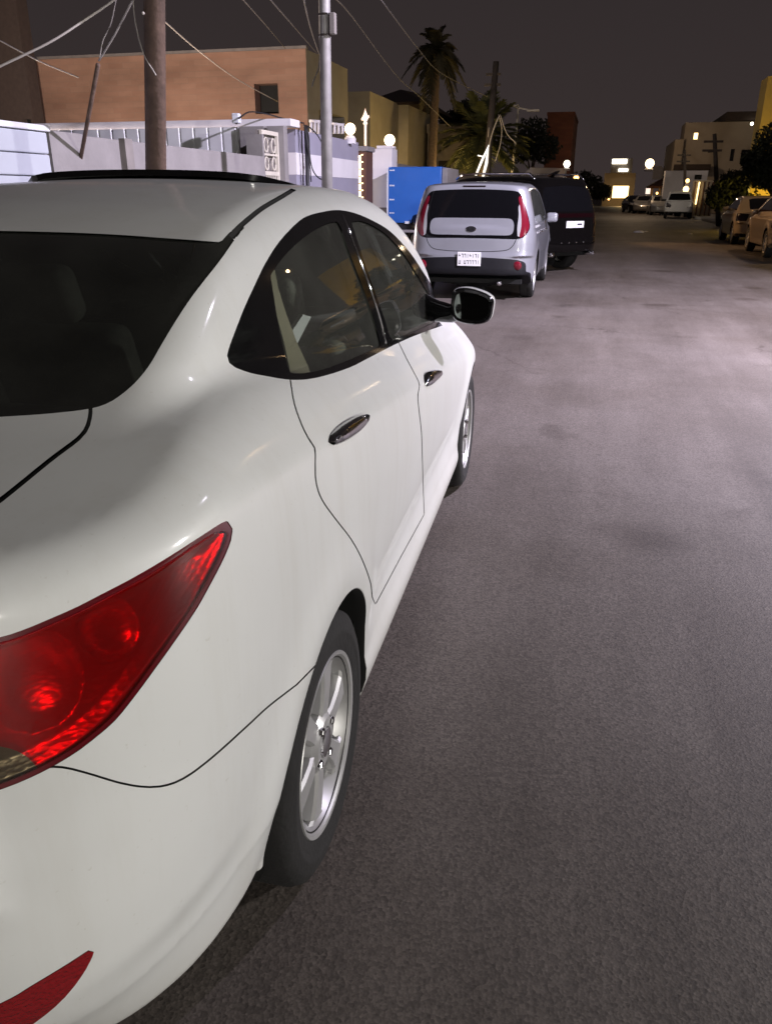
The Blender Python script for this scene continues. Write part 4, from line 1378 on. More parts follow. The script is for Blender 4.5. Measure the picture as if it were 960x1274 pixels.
# ------------------------------------------------------------------ the street
def asphalt(name, c0, c1, patch=True):
    m, nt, b = new_mat(name)
    L = nt.links.new
    tc = nt.nodes.new('ShaderNodeTexCoord')
    def noise(scale, detail=6, rough=.6, vec=None):
        n = nt.nodes.new('ShaderNodeTexNoise'); n.inputs['Scale'].default_value = scale; n.inputs['Detail'].default_value = detail; n.inputs['Roughness'].default_value = rough
        L(vec or tc.outputs['Object'], n.inputs['Vector']); return n
    def ramp(src, p0, p1, a, b_):
        r = nt.nodes.new('ShaderNodeValToRGB'); e = r.color_ramp.elements
        e[0].position, e[1].position = p0, p1; e[0].color = tuple(a) + (1,); e[1].color = tuple(b_) + (1,)
        L(src, r.inputs['Fac']); return r
    def mix(mode, f, a, b_):
        x = nt.nodes.new('ShaderNodeMix'); x.data_type = 'RGBA'; x.blend_type = mode
        if isinstance(f, float): x.inputs['Factor'].default_value = f
        else: L(f, x.inputs['Factor'])
        L(a, x.inputs['A']); L(b_, x.inputs['B']); return x.outputs['Result']
    big = ramp(noise(.35, 5, .65).outputs['Fac'], .32, .72, c0, c1)
    streak_v = nt.nodes.new('ShaderNodeMapping'); streak_v.inputs['Scale'].default_value = (1.3, .16, 1)
    L(tc.outputs['Object'], streak_v.inputs['Vector'])
    st = ramp(noise(1.1, 6, .7, streak_v.outputs['Vector']).outputs['Fac'], .35, .68, (.66, .64, .62), (1.2, 1.2, 1.2))
    col_ = mix('MULTIPLY', .8, big.outputs['Color'], st.outputs['Color'])
    # worn oil spots
    spots = ramp(noise(1.7, 3, .5).outputs['Fac'], .24, .36, (.55, .52, .50), (1, 1, 1))
    col_ = mix('MULTIPLY', .8, col_, spots.outputs['Color'])
    # aggregate
    v = nt.nodes.new('ShaderNodeTexVoronoi'); v.inputs['Scale'].default_value = 135; L(tc.outputs['Object'], v.inputs['Vector'])
    agg = ramp(v.outputs['Color'], .15, .85, (.60, .58, .56), (1.42, 1.40, 1.37))
    col_ = mix('MULTIPLY', .75, col_, agg.outputs['Color'])
    n2 = noise(240, 3, .7); fine = ramp(n2.outputs['Fac'], .35, .7, (.7, .7, .7), (1.25, 1.25, 1.25))
    col_ = mix('MULTIPLY', .7, col_, fine.outputs['Color'])
    # hairline cracks and a few dark stains
    wv = nt.nodes.new('ShaderNodeVectorMath'); wv.operation = 'ADD'
    wn = noise(1.3, 5, .6); ws = nt.nodes.new('ShaderNodeVectorMath'); ws.operation = 'SCALE'; ws.inputs['Scale'].default_value = .55
    L(wn.outputs['Color'], ws.inputs[0]); L(tc.outputs['Object'], wv.inputs[0]); L(ws.outputs[0], wv.inputs[1])
    cv = nt.nodes.new('ShaderNodeTexVoronoi'); cv.feature = 'DISTANCE_TO_EDGE'; cv.inputs['Scale'].default_value = .42; L(wv.outputs[0], cv.inputs['Vector'])
    ck = ramp(cv.outputs['Distance'], .0015, .006, (.55, .52, .5), (1, 1, 1))
    cm = ramp(noise(.5, 3, .5).outputs['Fac'], .5, .6, (0, 0, 0), (1, 1, 1))
    col_ = mix('MULTIPLY', cm.outputs['Color'], col_, ck.outputs['Color'])
    sv = nt.nodes.new('ShaderNodeTexVoronoi'); sv.inputs['Scale'].default_value = .62; L(wv.outputs[0], sv.inputs['Vector'])
    sr = ramp(sv.outputs['Distance'], .07, .17, (.50, .46, .43), (1, 1, 1))
    col_ = mix('MULTIPLY', .75, col_, sr.outputs['Color'])
    L(col_, b.inputs['Base Color'])
    b.inputs['Roughness'].default_value = .62
    b.inputs['Specular IOR Level'].default_value = .45
    bp = nt.nodes.new('ShaderNodeBump'); bp.inputs['Strength'].default_value = .22; bp.inputs['Distance'].default_value = .003
    L(v.outputs['Distance'], bp.inputs['Height'])
    bp2 = nt.nodes.new('ShaderNodeBump'); bp2.inputs['Strength'].default_value = .14; bp2.inputs['Distance'].default_value = .01
    L(noise(38, 5, .7).outputs['Fac'], bp2.inputs['Height']); L(bp.outputs['Normal'], bp2.inputs['Normal'])
    L(bp2.outputs['Normal'], b.inputs['Normal'])
    return m


def brickwork(name, c1, c2, mortar, scale, var=.5):
    m, nt, b = new_mat(name)
    L = nt.links.new
    tc = nt.nodes.new('ShaderNodeTexCoord')
    mp = nt.nodes.new('ShaderNodeMapping'); mp.inputs['Rotation'].default_value = (R(90), 0, 0)
    L(tc.outputs['Object'], mp.inputs['Vector'])
    br = nt.nodes.new('ShaderNodeTexBrick'); br.inputs['Scale'].default_value = scale
    br.inputs['Color1'].default_value = c1 + (1,); br.inputs['Color2'].default_value = c2 + (1,); br.inputs['Mortar'].default_value = mortar + (1,)
    br.inputs['Mortar Size'].default_value = .012; br.inputs['Row Height'].default_value = .30; br.inputs['Brick Width'].default_value = .95
    L(mp.outputs['Vector'], br.inputs['Vector'])
    n = nt.nodes.new('ShaderNodeTexNoise'); n.inputs['Scale'].default_value = .9; n.inputs['Detail'].default_value = 6
    mp2 = nt.nodes.new('ShaderNodeMapping'); mp2.inputs['Scale'].default_value = (.5, .5, 1.6); L(tc.outputs['Object'], mp2.inputs['Vector']); L(mp2.outputs['Vector'], n.inputs['Vector'])
    r = nt.nodes.new('ShaderNodeValToRGB'); r.color_ramp.elements[0].position = .3; r.color_ramp.elements[1].position = .7
    r.color_ramp.elements[0].color = (1 - var, 1 - var, 1 - var, 1); r.color_ramp.elements[1].color = (1.1, 1.1, 1.1, 1)
    L(n.outputs['Fac'], r.inputs['Fac'])
    x = nt.nodes.new('ShaderNodeMix'); x.data_type = 'RGBA'; x.blend_type = 'MULTIPLY'; x.inputs['Factor'].default_value = 1
    L(br.outputs['Color'], x.inputs['A']); L(r.outputs['Color'], x.inputs['B']); L(x.outputs['Result'], b.inputs['Base Color'])
    b.inputs['Roughness'].default_value = .85
    bp = nt.nodes.new('ShaderNodeBump'); bp.inputs['Strength'].default_value = .4; L(br.outputs['Fac'], bp.inputs['Height']); bp.invert = True; L(bp.outputs['Normal'], b.inputs['Normal'])
    return m


M['asphalt'] = asphalt('asphalt', (.084, .070, .060), (.160, .143, .135))
M['earth'] = simple('earth', (.10, .085, .07), rough=.95, var=.4, vscale=.8, bump=.5, bscale=14)
M['paving'] = simple('paving', (.22, .21, .20), rough=.9, var=.25, vscale=3, bump=.2, bscale=40)
M['kerb'] = simple('kerb', (.30, .29, .27), rough=.9, var=.25, vscale=5)
M['concrete_wall'] = simple('concrete_wall', (.25, .235, .235), rough=.9, var=.16, vscale=2.2, bump=.15, bscale=30)
M['concrete_dark'] = simple('concrete_dark', (.22, .20, .19), rough=.9, var=.2, vscale=3)
M['lilac_render'] = simple('lilac_render', (.30, .29, .37), rough=.85, var=.08, vscale=2)
M['white_render'] = simple('white_render', (.72, .70, .74), rough=.85, var=.06, vscale=2)
M['cream_metal'] = simple('cream_metal', (.62, .58, .50), rough=.5, var=.08, vscale=8)
M['tin'] = simple('tin', (.80, .81, .85), rough=.42, metal=.1, var=.10, vscale=3)
M['shutter'] = simple('shutter', (.44, .47, .53), rough=.5, var=.05, vscale=2)
M['cream_wall'] = simple('cream_wall', (.50, .46, .36), rough=.9, var=.12, vscale=2)
M['brick'] = brickwork('brick', (.37, .22, .155), (.335, .19, .132), (.31, .20, .145), 1.6, .32)
M['brick_dark'] = brickwork('brick_dark', (.20, .075, .045), (.17, .06, .04), (.15, .07, .05), 1.2, .3)
M['beige_render'] = simple('beige_render', (.38, .35, .28), rough=.9, var=.14, vscale=1.1)
M['beige_far'] = simple('beige_far', (.40, .34, .27), rough=.9, var=.12, vscale=.6)
M['dark_roof'] = simple('dark_roof', (.05, .035, .03), rough=.8, var=.2)
M['dark_window'] = simple('dark_window', (.015, .016, .016), rough=.25)
M['wood_pole'] = simple('wood_pole', (.115, .074, .056), rough=.85, var=.35, vscale=9, bump=.3, bscale=30)
M['grey_pole'] = simple('grey_pole', (.32, .31, .31), rough=.55, metal=.3, var=.25, vscale=6)
M['white_pole'] = simple('white_pole', (.66, .63, .58), rough=.5)
M['dark_pole'] = simple('dark_pole', (.06, .05, .045), rough=.8, var=.2)
M['cable_white'] = simple('cable_white', (.52, .48, .44), rough=.6)
M['cable_black'] = simple('cable_black', (.015, .015, .018), rough=.5)
M['cable_grey'] = simple('cable_grey', (.14, .13, .125), rough=.7)
M['blue_paint'] = simple('blue_paint', (.022, .13, .50), rough=.45, var=.06, vscale=3, coat=.2)
M['white_mark'] = simple('white_mark', (.75, .78, .85), rough=.5)
M['bark'] = simple('bark', (.12, .085, .06), rough=.95, var=.4, vscale=14, bump=.6, bscale=40)
M['palm_leaf'] = simple('palm_leaf', (.065, .07, .022), rough=.55, var=.4, vscale=1.5)
M['palm_dim'] = simple('palm_dim', (.045, .04, .018), rough=.7, var=.4, vscale=1.5)  # darker copy of the palm leaf, its dimness put into the colour
M['leaf_dark'] = simple('leaf_dark', (.022, .028, .013), rough=.6, var=.4, vscale=2)
M['globe_lit'] = emis('globe_lit', (1.0, .74, .42), 4.5)
M['shop_lit'] = emis('shop_lit', (1.0, .70, .28), 3.6)
M['sign_lit'] = emis('sign_lit', (1.0, .92, .72), 5.0)
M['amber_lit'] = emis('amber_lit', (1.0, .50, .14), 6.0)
M['wall_glow'] = emis('wall_glow', (1.0, .78, .66), 1.3)  # emission stands in for lamp light on a wall
M['lattice_lit'] = emis('lattice_lit', (1.0, .72, .28), 3.2)
M['rust_frame'] = simple('rust_frame', (.10, .045, .03), rough=.7)
M['lamp_white'] = emis('lamp_white', (1.0, .86, .95), 12.0)


def sheet(name, pts, z, mat, kind='structure'):
    m = MB(); m.quad(*[(x, y, z) for x, y in pts])
    return tag(m.build(name, mat), kind=kind)


sheet('ground', [(-700, -300), (700, -300), (700, 1200), (-700, 1200)], -.02, M['earth'])
sheet('road', [(-3.35, -60), (6.0, -60), (6.0, 116), (-3.35, 116)], -.004 + .004, M['asphalt'])
sheet('cross_road', [(-120, 116), (120, 116), (120, 126), (-120, 126)], .0, M['asphalt'])
m = MB().box((-4.995, -60, -.02), (-3.50, 116, .125)); tag(m.build('pavement', M['paving']), kind='structure')
m = MB().box((-3.497, -60, -.02), (-3.35, 116, .14), None, .02, 2); tag(m.build('kerb', M['kerb']), kind='structure')
m = MB().box((6.0, -60, -.02), (6.15, 116, .14), None, .02, 2); tag(m.build('kerb', M['kerb']), kind='structure')
m = MB().box((6.153, -60, -.02), (8.2, 116, .125)); tag(m.build('pavement', M['paving']), kind='structure')


def P2(px, py, Y): v = at(px, py, Y); return (v.x, v.y, v.z)


# ---- left frontage on the plane x = -5
w = MB().box((-5.2, 2.0, -.02), (-5.0, 11.95, 1.955)).build('wall', M['concrete_wall'])
cw = empty('garden_wall', (-5.1, 2, 0), label='low bare concrete garden wall behind the white sedan roof', cat='wall')
w.parent = cw; w.matrix_parent_inverse = Matrix.Translation((5.1, -2, 0))
def under(o, root):
    o.parent = root; o.matrix_parent_inverse = Matrix.Translation(-root.location)
    return o
under(MB().box((-5.0, 8.05, -.02), (-4.93, 8.20, 1.97)).build('pilaster', M['concrete_dark']), cw)
under(MB().box((-5.0, 6.84, -.02), (-4.955, 7.35, 1.965)).build('pilaster', M['concrete_wall']), cw)
# pale panelled shutter left of it
sh = empty('roller_shutter', (-5.0, 5.0, 0), label='pale blue slatted metal shutter left of the concrete garden wall', cat='shutter')
m = MB()
for k in range(10):
    z = .1 + k * .185
    m.box((-4.99, 3.0, z), (-4.95, 6.80, z + .178), None, .012, 2)
under(m.build('slats', M['shutter']), sh)
under(MB().box((-5.0, 2.95, 1.95), (-4.93, 6.84, 2.0), None, .01).build('head_rail', M['tin']), sh)
# white corrugated tin fence behind the wall
tf = empty('tin_fence', (-9, 13, 0), label='white corrugated tin fence rising behind the concrete wall', cat='fence')
m = MB()
prof = []
x = -11.8
while x < -5.75:
    prof += [(x, .035), (x + .012, .052), (x + .215, .052), (x + .227, .035)]
    x += .25
for (xa, ya), (xb, yb) in zip(prof, prof[1:]):
    m.quad((xa, 12.85 - ya, 0), (xb, 12.85 - yb, 0), (xb, 12.85 - yb, 2.425), (xa, 12.85 - ya, 2.425))
under(m.build('sheet', M['tin'], recalc=False), tf)
# gate house: lintel slab, pale panel, ornate gate, pillar
gh = empty('gateway', (-5.1, 12.6, 0), label='concrete gateway with a flat white lintel left of the striped wall', cat='gateway')
under(MB().box((-11.8, 12.86, 2.43), (-4.90, 13.27, 2.54), None, .01).build('lintel', M['white_render']), gh)
under(MB().box((-5.72, 12.72, -.02), (-5.30, 12.855, 2.425)).build('pier', M['concrete_wall']), gh)
under(MB().box((-5.28, 11.955, -.02), (-5.02, 12.02, 2.26)).build('pier', M['concrete_wall']), gh)
under(MB().box((-5.25, 12.70, -.02), (-4.96, 12.855, 2.425), None, .01).build('pier', M['concrete_wall']), gh)
gt = empty('ornate_gate', (-5.08, 12.36, 0), label='cream wrought iron gate with scroll grille in the gateway', cat='gate')
m = MB()
for a, b in (((-5.1, 12.03, .1), (-5.05, 12.07, 2.33)), ((-5.1, 12.64, .1), (-5.05, 12.69, 2.33)), ((-5.1, 12.07, 2.27), (-5.05, 12.64, 2.33)), ((-5.1, 12.07, 1.70), (-5.05, 12.64, 1.76)), ((-5.1, 12.07, .1), (-5.05, 12.64, .16)), ((-5.1, 12.07, 1.98), (-5.06, 12.64, 2.01))):
    m.box(a, b, None, .004)
under(m.build('gate_frame', M['cream_metal']), gt)
m = MB()
for yc in (12.21, 12.50):
    for zc, r in ((2.13, .10), (1.87, .09)):
        m.tube([(-5.07, yc + r * math.cos(t) * .8, zc + r * math.sin(t)) for t in np.linspace(0, 2 * math.pi, 17)], .012, 6)
for k in range(8):
    y = 12.09 + k * .077
    m.tube([(-5.07, y, .16), (-5.07, y, 1.70)], .010, 6)
under(m.build('scroll_grille', M['cream_metal'], smooth=True), gt)
under(MB().box((-5.16, 12.03, .1), (-5.12, 12.69, 2.33)).build('back_plate', M['concrete_dark']), gt)
# lilac wall with a white band
lw = empty('striped_wall', (-5.1, 15, 0), label='lilac rendered wall with a broad white band, globe lamp on top', cat='wall')
under(MB().box((-5.25, 13.285, -.02), (-5.0, 16.95, 1.735)).build('render_lower', M['lilac_render']), lw)
under(MB().box((-5.25, 13.285, 1.736), (-4.99, 16.95, 2.07)).build('white_band', M['white_render']), lw)
under(MB().box((-5.25, 13.285, 2.071), (-5.0, 16.95, 2.42)).build('render_upper', M['lilac_render']), lw)
# pipe post and loose cables in front of the wall
pp = tag(MB().tube([(-4.9, 13.55, .1), (-4.9, 13.55, 2.47)], .035, 10).build('pipe_post', M['cable_black'], smooth=True), 'black pipe post with loose cables in front of the striped wall', 'post')
m = MB()
for q, Yq in (([(377, 155), (385, 158), (395, 168), (402, 180), (410, 189)], 13.4), ([(378, 156), (384, 168), (385, 190), (388, 208), (394, 219), (402, 224)], 13.4), ([(379, 157), (382, 175), (385, 200), (387, 226)], 13.4), ([(366, 152), (371, 154), (372, 160), (371, 165)], 13.3)):
    m2 = MB(); m2.tube([P2(a, b, Yq - .05) for a, b in spline(q, 4)], .011, 5)
    tag(m2.build('loose_cable', M['cable_black'], smooth=True), 'black loose cable drooping beside the pipe post', 'cable', 'loose cables at the pipe post')


def globe_lamp(px, py, r_px, Y, label, base_h=.16, mat='globe_lit', group=None):
    c = at(px, py, Y)
    D = Y * math.cos(YAW) + abs(c.x) * .25
    r = r_px / 1045 * D
    o = empty('globe_lamp', (c.x, c.y, c.z), label=label, cat='lamp', group=group)
    MB().lathe([(0, -r)] + [(r * math.cos(t), r * math.sin(t)) for t in np.linspace(-1.4, 1.4, 13)] + [(0, r)], 20).build('globe', M[mat], o, smooth=True)
    MB().lathe([(0, -r - base_h), (r * 1.05, -r - base_h), (r * 1.05, -r - base_h * .4), (r * .6, -r - .01), (0, -r - .01)], 16).build('lamp_base', M['white_render'], o, smooth=True, angle=40)
    return o, r


globe_lamp(435.5, 160, 6.5, 16.3, 'round lit globe lamp on top of the lilac striped wall')
# balusters on the parapet behind
bp_ = empty('balustrade', P2(392, 160, 18.5), label='small white balustrade above the striped wall behind the grey pole', cat='balustrade')
m = MB()
for px_ in (387, 391.5, 396, 411, 416, 421, 426):
    a = P2(px_, 166, 18.5); b = P2(px_, 150 + (px_ - 387) * .12, 18.5)
    m.tube([a, b], [.035, .03], 8)
a = P2(385, 150, 18.5); b = P2(398, 151, 18.5); m.tube([a, b], .035, 6)
a = P2(410, 153, 18.5); b = P2(428, 155.5, 18.5); m.tube([a, b], .035, 6)
under(m.build('balusters', M['white_render'], smooth=True), bp_)

# lit lattice pylon
ly = empty('lattice_pylon', (-5.05, 17.4, 0), label='brown gate pillar with a lit amber lattice strip and a gold finial', cat='pillar')
under(MB().box((-5.22, 17.02, -.02), (-4.86, 17.55, 2.26), None, .01).build('shaft', M['rust_frame']), ly)
under(MB().box((-5.28, 16.99, 2.262), (-4.82, 17.60, 2.36), None, .015).build('capital', M['concrete_wall']), ly)
m = MB()
for k in range(17):
    z = 1.05 + k * .068
    m.box((-5.10, 17.005, z), (-4.97, 17.018, z + .045))
    m.box((-5.01 if k % 2 else -4.96, 17.004, z + .047), (-4.97 if k % 2 else -4.92, 17.0175, z + .066))
under(m.build('lit_lattice', M['lattice_lit']), ly)
m = MB(); m.tube([(-4.95, 17.3, 2.36), (-4.95, 17.3, 2.80)], .025, 8)
m.lathe([(0, 2.75), (.05, 2.79), (.03, 2.84), (.075, 2.90), (.04, 2.97), (.02, 3.02), (0, 3.09)], 10, Matrix.Translation((-4.95, 17.3, 0)))
m.tube([(-5.03, 17.3, 2.87), (-4.87, 17.3, 2.93)], .025, 6)
M['finial_glow'] = emis('finial_glow', (1.0, .55, .26), .9)  # finial glows by emission, though it is no lamp
under(m.build('finial', M['finial_glow'], smooth=True), ly)
# pale pillar with globe
pv = empty('gate_pillar', (-5.0, 19, 0), label='broad pale gate pillar with stepped top and a lit globe', cat='pillar')
under(MB().box((-5.30, 18.9, 1.15), (-4.78, 19.4, 2.40), None, .01).build('shaft', M['white_render']), pv)
under(MB().box((-5.16, 18.95, 2.402), (-4.80, 19.35, 2.47), None, .01).build('step', M['white_render']), pv)
under(MB().box((-5.30, 18.9, -.02), (-4.72, 19.4, 1.148)).build('plinth', M['concrete_dark']), pv)
globe_lamp(484.5, 174, 6.5, 19.1, 'round lit globe lamp on top of the broad pale gate pillar', .05)
# wall going on behind
tag(MB().box((-5.3, 19.6, -.02), (-5.05, 52, 2.15)).build('boundary_wall', M['concrete_dark']), 'long dim boundary wall running on behind the blue trailer', 'wall')

# ---- blue box trailer
tr = empty('box_trailer', (-4.2, 18.3, 0), label='bright blue box trailer with white marks parked by the pale pillar', cat='trailer')
z0, z1 = .84, 2.0
xl, xr_, yf = at(483, 240, 18.2).x, at(548, 240, 18.2).x, 18.2
under(MB().box((xl, yf, z0), (xr_, yf + 1.7, z1), None, .015).build('box', M['blue_paint']), tr)
under(MB().box((xr_ + .003, yf + .08, z0 + .4), (at(556, 240, 18.3).x, yf + 1.5, z1 - .02), None, .01).build('side_locker', M['concrete_wall']), tr)
under(MB().box((xl - .03, yf - .02, z0), (xl - .003, yf + .05, z1 - .02)).build('corner_strip', M['white_mark']), tr)
m = MB()
for k, z in enumerate((1.93, 1.62, 1.33, 1.05)):
    for j in range(3):
        m.box((xl + .03 + j * .038, yf - .007, z - .014), (xl + .03 + j * .038 + .028, yf - .001, z + .014))
under(m.build('white_marks', M['white_mark']), tr)
under(MB().box((xl + .02, yf + .02, .70), (xr_, yf + 1.75, .82)).build('chassis', M['cable_black']), tr)
under(MB().box((xl + .02, yf - .08, .64), (xr_, yf - .03, .70), None, .01).build('bumper_bar', M['grey_pole']), tr)
under(MB().box((xl + .40, yf - .06, .83), (xl + .50, yf - .004, .88)).build('side_marker', M['white_mark']), tr)
for xw in (xl + .12, xr_ - .12):
    wl = make_wheel(tr, (0, 0, 0), -1, .34, .2, .21, spokes=0, detail=False)
    wl.location = (xw + 4.2, .9, .34); wl.rotation_euler = (0, 0, R(90))

# ---- poles
def pole(name, p0, p1, r0, r1, mat, label, cat='pole', extra=()):
    o = empty(name, p0, label=label, cat=cat)
    under(MB().tube([p0, Vector(p0).lerp(Vector(p1), .5), p1], [r0, (r0 + r1) / 2, r1], 14).build('shaft', M[mat], smooth=True), o)
    return o


_a = at(194, 215, 6.3); _b = at(192, 0, 6.3)
_d = (_b - _a).normalized()
wp = pole('utility_pole', tuple(_a - _d * (_a.z / _d.z)), tuple(_a + _d * (7.5 / _d.z)), .088, .066, 'wood_pole', 'brown wooden utility pole standing behind the white sedan roof')
# rendered lower sleeve of the pole
_a = at(407, 235, 10.2); _b = at(403.5, 0, 10.2); _d = (_b - _a).normalized()
gp = pole('steel_pole', tuple(_a - _d * (_a.z / _d.z)), tuple(_a + _d * (7.0 / _d.z)), .072, .062, 'grey_pole', 'slim grey steel pole with a small box, in front of the striped wall')
c = at(414, 29, 10.15)
under(MB().box((c.x - .035, c.y - .04, c.z - .11), (c.x + .035, c.y + .04, c.z + .11), None, .01).build('meter_box', M['concrete_dark']), gp)
for py in (18, 44):
    c = at(404, py, 10.2)
    under(MB().lathe([(.070, -.012), (.076, -.012), (.076, .012), (.070, .012)], 16, Matrix.Translation(c)).build('clamp_band', M['chrome'], smooth=True, angle=30), gp)
# far pole with cross arms (left)
_a = at(605, 214, 40); _b = at(617, 76, 40); _d = (_b - _a).normalized()
fp = pole('utility_pole', tuple(_a - _d * (_a.z / _d.z)), tuple(_b), .21, .13, 'dark_pole', 'dark far utility pole with cross arms and bright cables, above the silver compact')
for py, hw in ((92, 9), (105, 10)):
    c = at(615 - (py - 76) * .087, py, 40)
    under(MB().box((c.x - hw * .037, c.y - .08, c.z - .05), (c.x + hw * .037, c.y + .02, c.z + .05)).build('cross_arm', M['dark_pole']), fp)
for i, q in enumerate(([(620, 145), (614, 160), (609, 178), (607, 196)], [(620, 142), (624, 160), (622, 180), (616, 200)], [(622, 142), (630, 165), (642, 178)], [(608, 158), (607, 170)])):
    m = MB(); m.tube([P2(a, b, 39.5) for a, b in spline(q, 4)], .03 if i == 0 else .018, 5)
    tag(m.build('service_cable', M['cable_white'], smooth=True), 'pale service cable hanging from the dark far utility pole', 'cable', 'service cables on the far pole')
# A shaped stand, glows by emission in place of lamp light on it
m = MB()
m.tube([P2(608, 180, 36), P2(599, 200, 36), P2(590, 222, 36)], [.025, .05, .045], 8)
m.tube([P2(607, 183, 36), P2(605, 202, 36), P2(600, 222, 36)], [.025, .065, .05], 8)
m.tube([P2(594, 193, 36), P2(603, 195, 36)], .03, 6)
M['stand_glow'] = emis('stand_glow', (1, .97, .88), 1.1)  # light on the stand is put in as emission
tag(m.build('trestle', M['stand_glow'], smooth=True), 'glaring white A shaped stand beyond the silver compact', 'stand')
# white street lamp (unlit)
_a = at(637, 215, 46); _b = at(644.5, 136, 46); _d = (_b - _a).normalized()
sl = pole('street_lamp', tuple(_a - _d * (_a.z / _d.z)), tuple(_b), .09, .06, 'white_pole', 'slim white unlit street lamp with two arms, above the black vehicle', 'street lamp')
for q in ((638, 131, 645, 135), (663, 137, 645, 134)):
    a, b = at(q[2], q[3], 46), at(q[0], q[1], 46)
    ar = under(MB().tube([a, b], [.045, .04], 8).build('lamp_arm', M['white_pole'], smooth=True), sl)
    MB().box((b.x - .32, b.y - .12, b.z - .06), (b.x + .32, b.y + .12, b.z + .05), None, .04).build('lamp_head', M['white_pole'], ar)

# ---- cables
def cable(q, ys, r, mat, label, cat='cable', group='overhead wires'):
    pts = spline(q, 5)
    n = len(pts)
    P = [P2(a, b, ys[0] + (ys[1] - ys[0]) * i / (n - 1)) for i, (a, b) in enumerate(pts)]
    m = MB(); m.tube(P, r, 6)
    return tag(m.build('cable', M[mat], smooth=True), label, cat, group)


cable([(-90, 125), (0, 82), (60, 53), (100, 28), (141, 0), (200, -45)], (5.6, 6.4), .009, 'cable_white', 'thick pale cable crossing the top left corner of the photo', group=None)
cable([(-60, 18), (0, 50), (50, 76), (98, 96)], (12, 14), .010, 'cable_grey', 'thin tan wire crossing in front of the brick building at far left', group=None)
cable([(146, -10), (138, 28), (128, 50), (124, 72)], (6.4, 6.5), .004, 'cable_white', 'thin looping wire beside the guy wire left of the wooden pole', group=None)
cable([(172, -14), (144, 40), (123, 75)], (6.3, 6.6), .008, 'cable_white', 'pale guy wire running down left of the wooden pole', group=None)
cable([(165, -10), (168, 25), (178, 65), (194, 93)], (6.3, 6.2), .005, 'cable_white', 'loose pale wire sagging onto the wooden pole', group=None)
_p0, _p1 = at(122, 80, 6.62), at(106, 166, 7.1)
tag(MB().tube([_p0, _p1, _p1 + (_p1 - _p0) * 2.2], .019, 10).build('guy_sleeve', M['wood_pole'], smooth=True), 'leaning brown sleeve round the foot of the guy wire', 'sleeve')
cable([(178, 16), (188, 15), (200, 22), (240, 57), (290, 95), (345, 126)], (6.2, 27), .012, 'cable_white', 'pale sagging wire from the wooden pole to the brick house window', group=None)
cable([(400, -10), (428, 8), (490, 90), (520, 118), (560, 157)], (10.2, 40), .012, 'cable_grey', 'faint overhead wire from the grey pole towards the palms', group=None)
for q, ys in (([(296, -8), (330, 30), (355, 60)], (12, 29)), ([(470, -6), (520, 60), (548, 90), (606, 120)], (14, 40)), ([(330, -8), (372, 40), (398, 70)], (12, 26)), ([(376, -10), (385, 30), (396, 64), (402, 78)], (10, 24))):
    cable(q, ys, .010, 'cable_grey', 'faint overhead wire against the night sky above the brick building')
cable([(297, 147), (310, 139), (330, 141), (352, 147), (378, 153)], (12, 13.4), .011, 'cable_black', 'black wire bundle lying along the gateway lintel', group=None)
cable([(398, 66), (396, 85), (390, 100), (388, 108)], (22, 22), .02, 'cable_black', 'black drop wire on the corner of the brick building', group=None)
b_ = empty('floodlight', P2(294, 146, 12.4), label='small white floodlight on the end of the tin fence', cat='lamp')
under(MB().box(tuple(Vector(P2(294, 146, 12.4)) - Vector((.06, .05, .08))), tuple(Vector(P2(294, 146, 12.4)) + Vector((.06, .05, .06))), None, .015).build('lamp_case', M['white_mark']), b_)
under(MB().tube([P2(294, 149, 12.42), P2(294, 154, 12.45)], .015, 6).build('bracket', M['grey_pole']), b_)


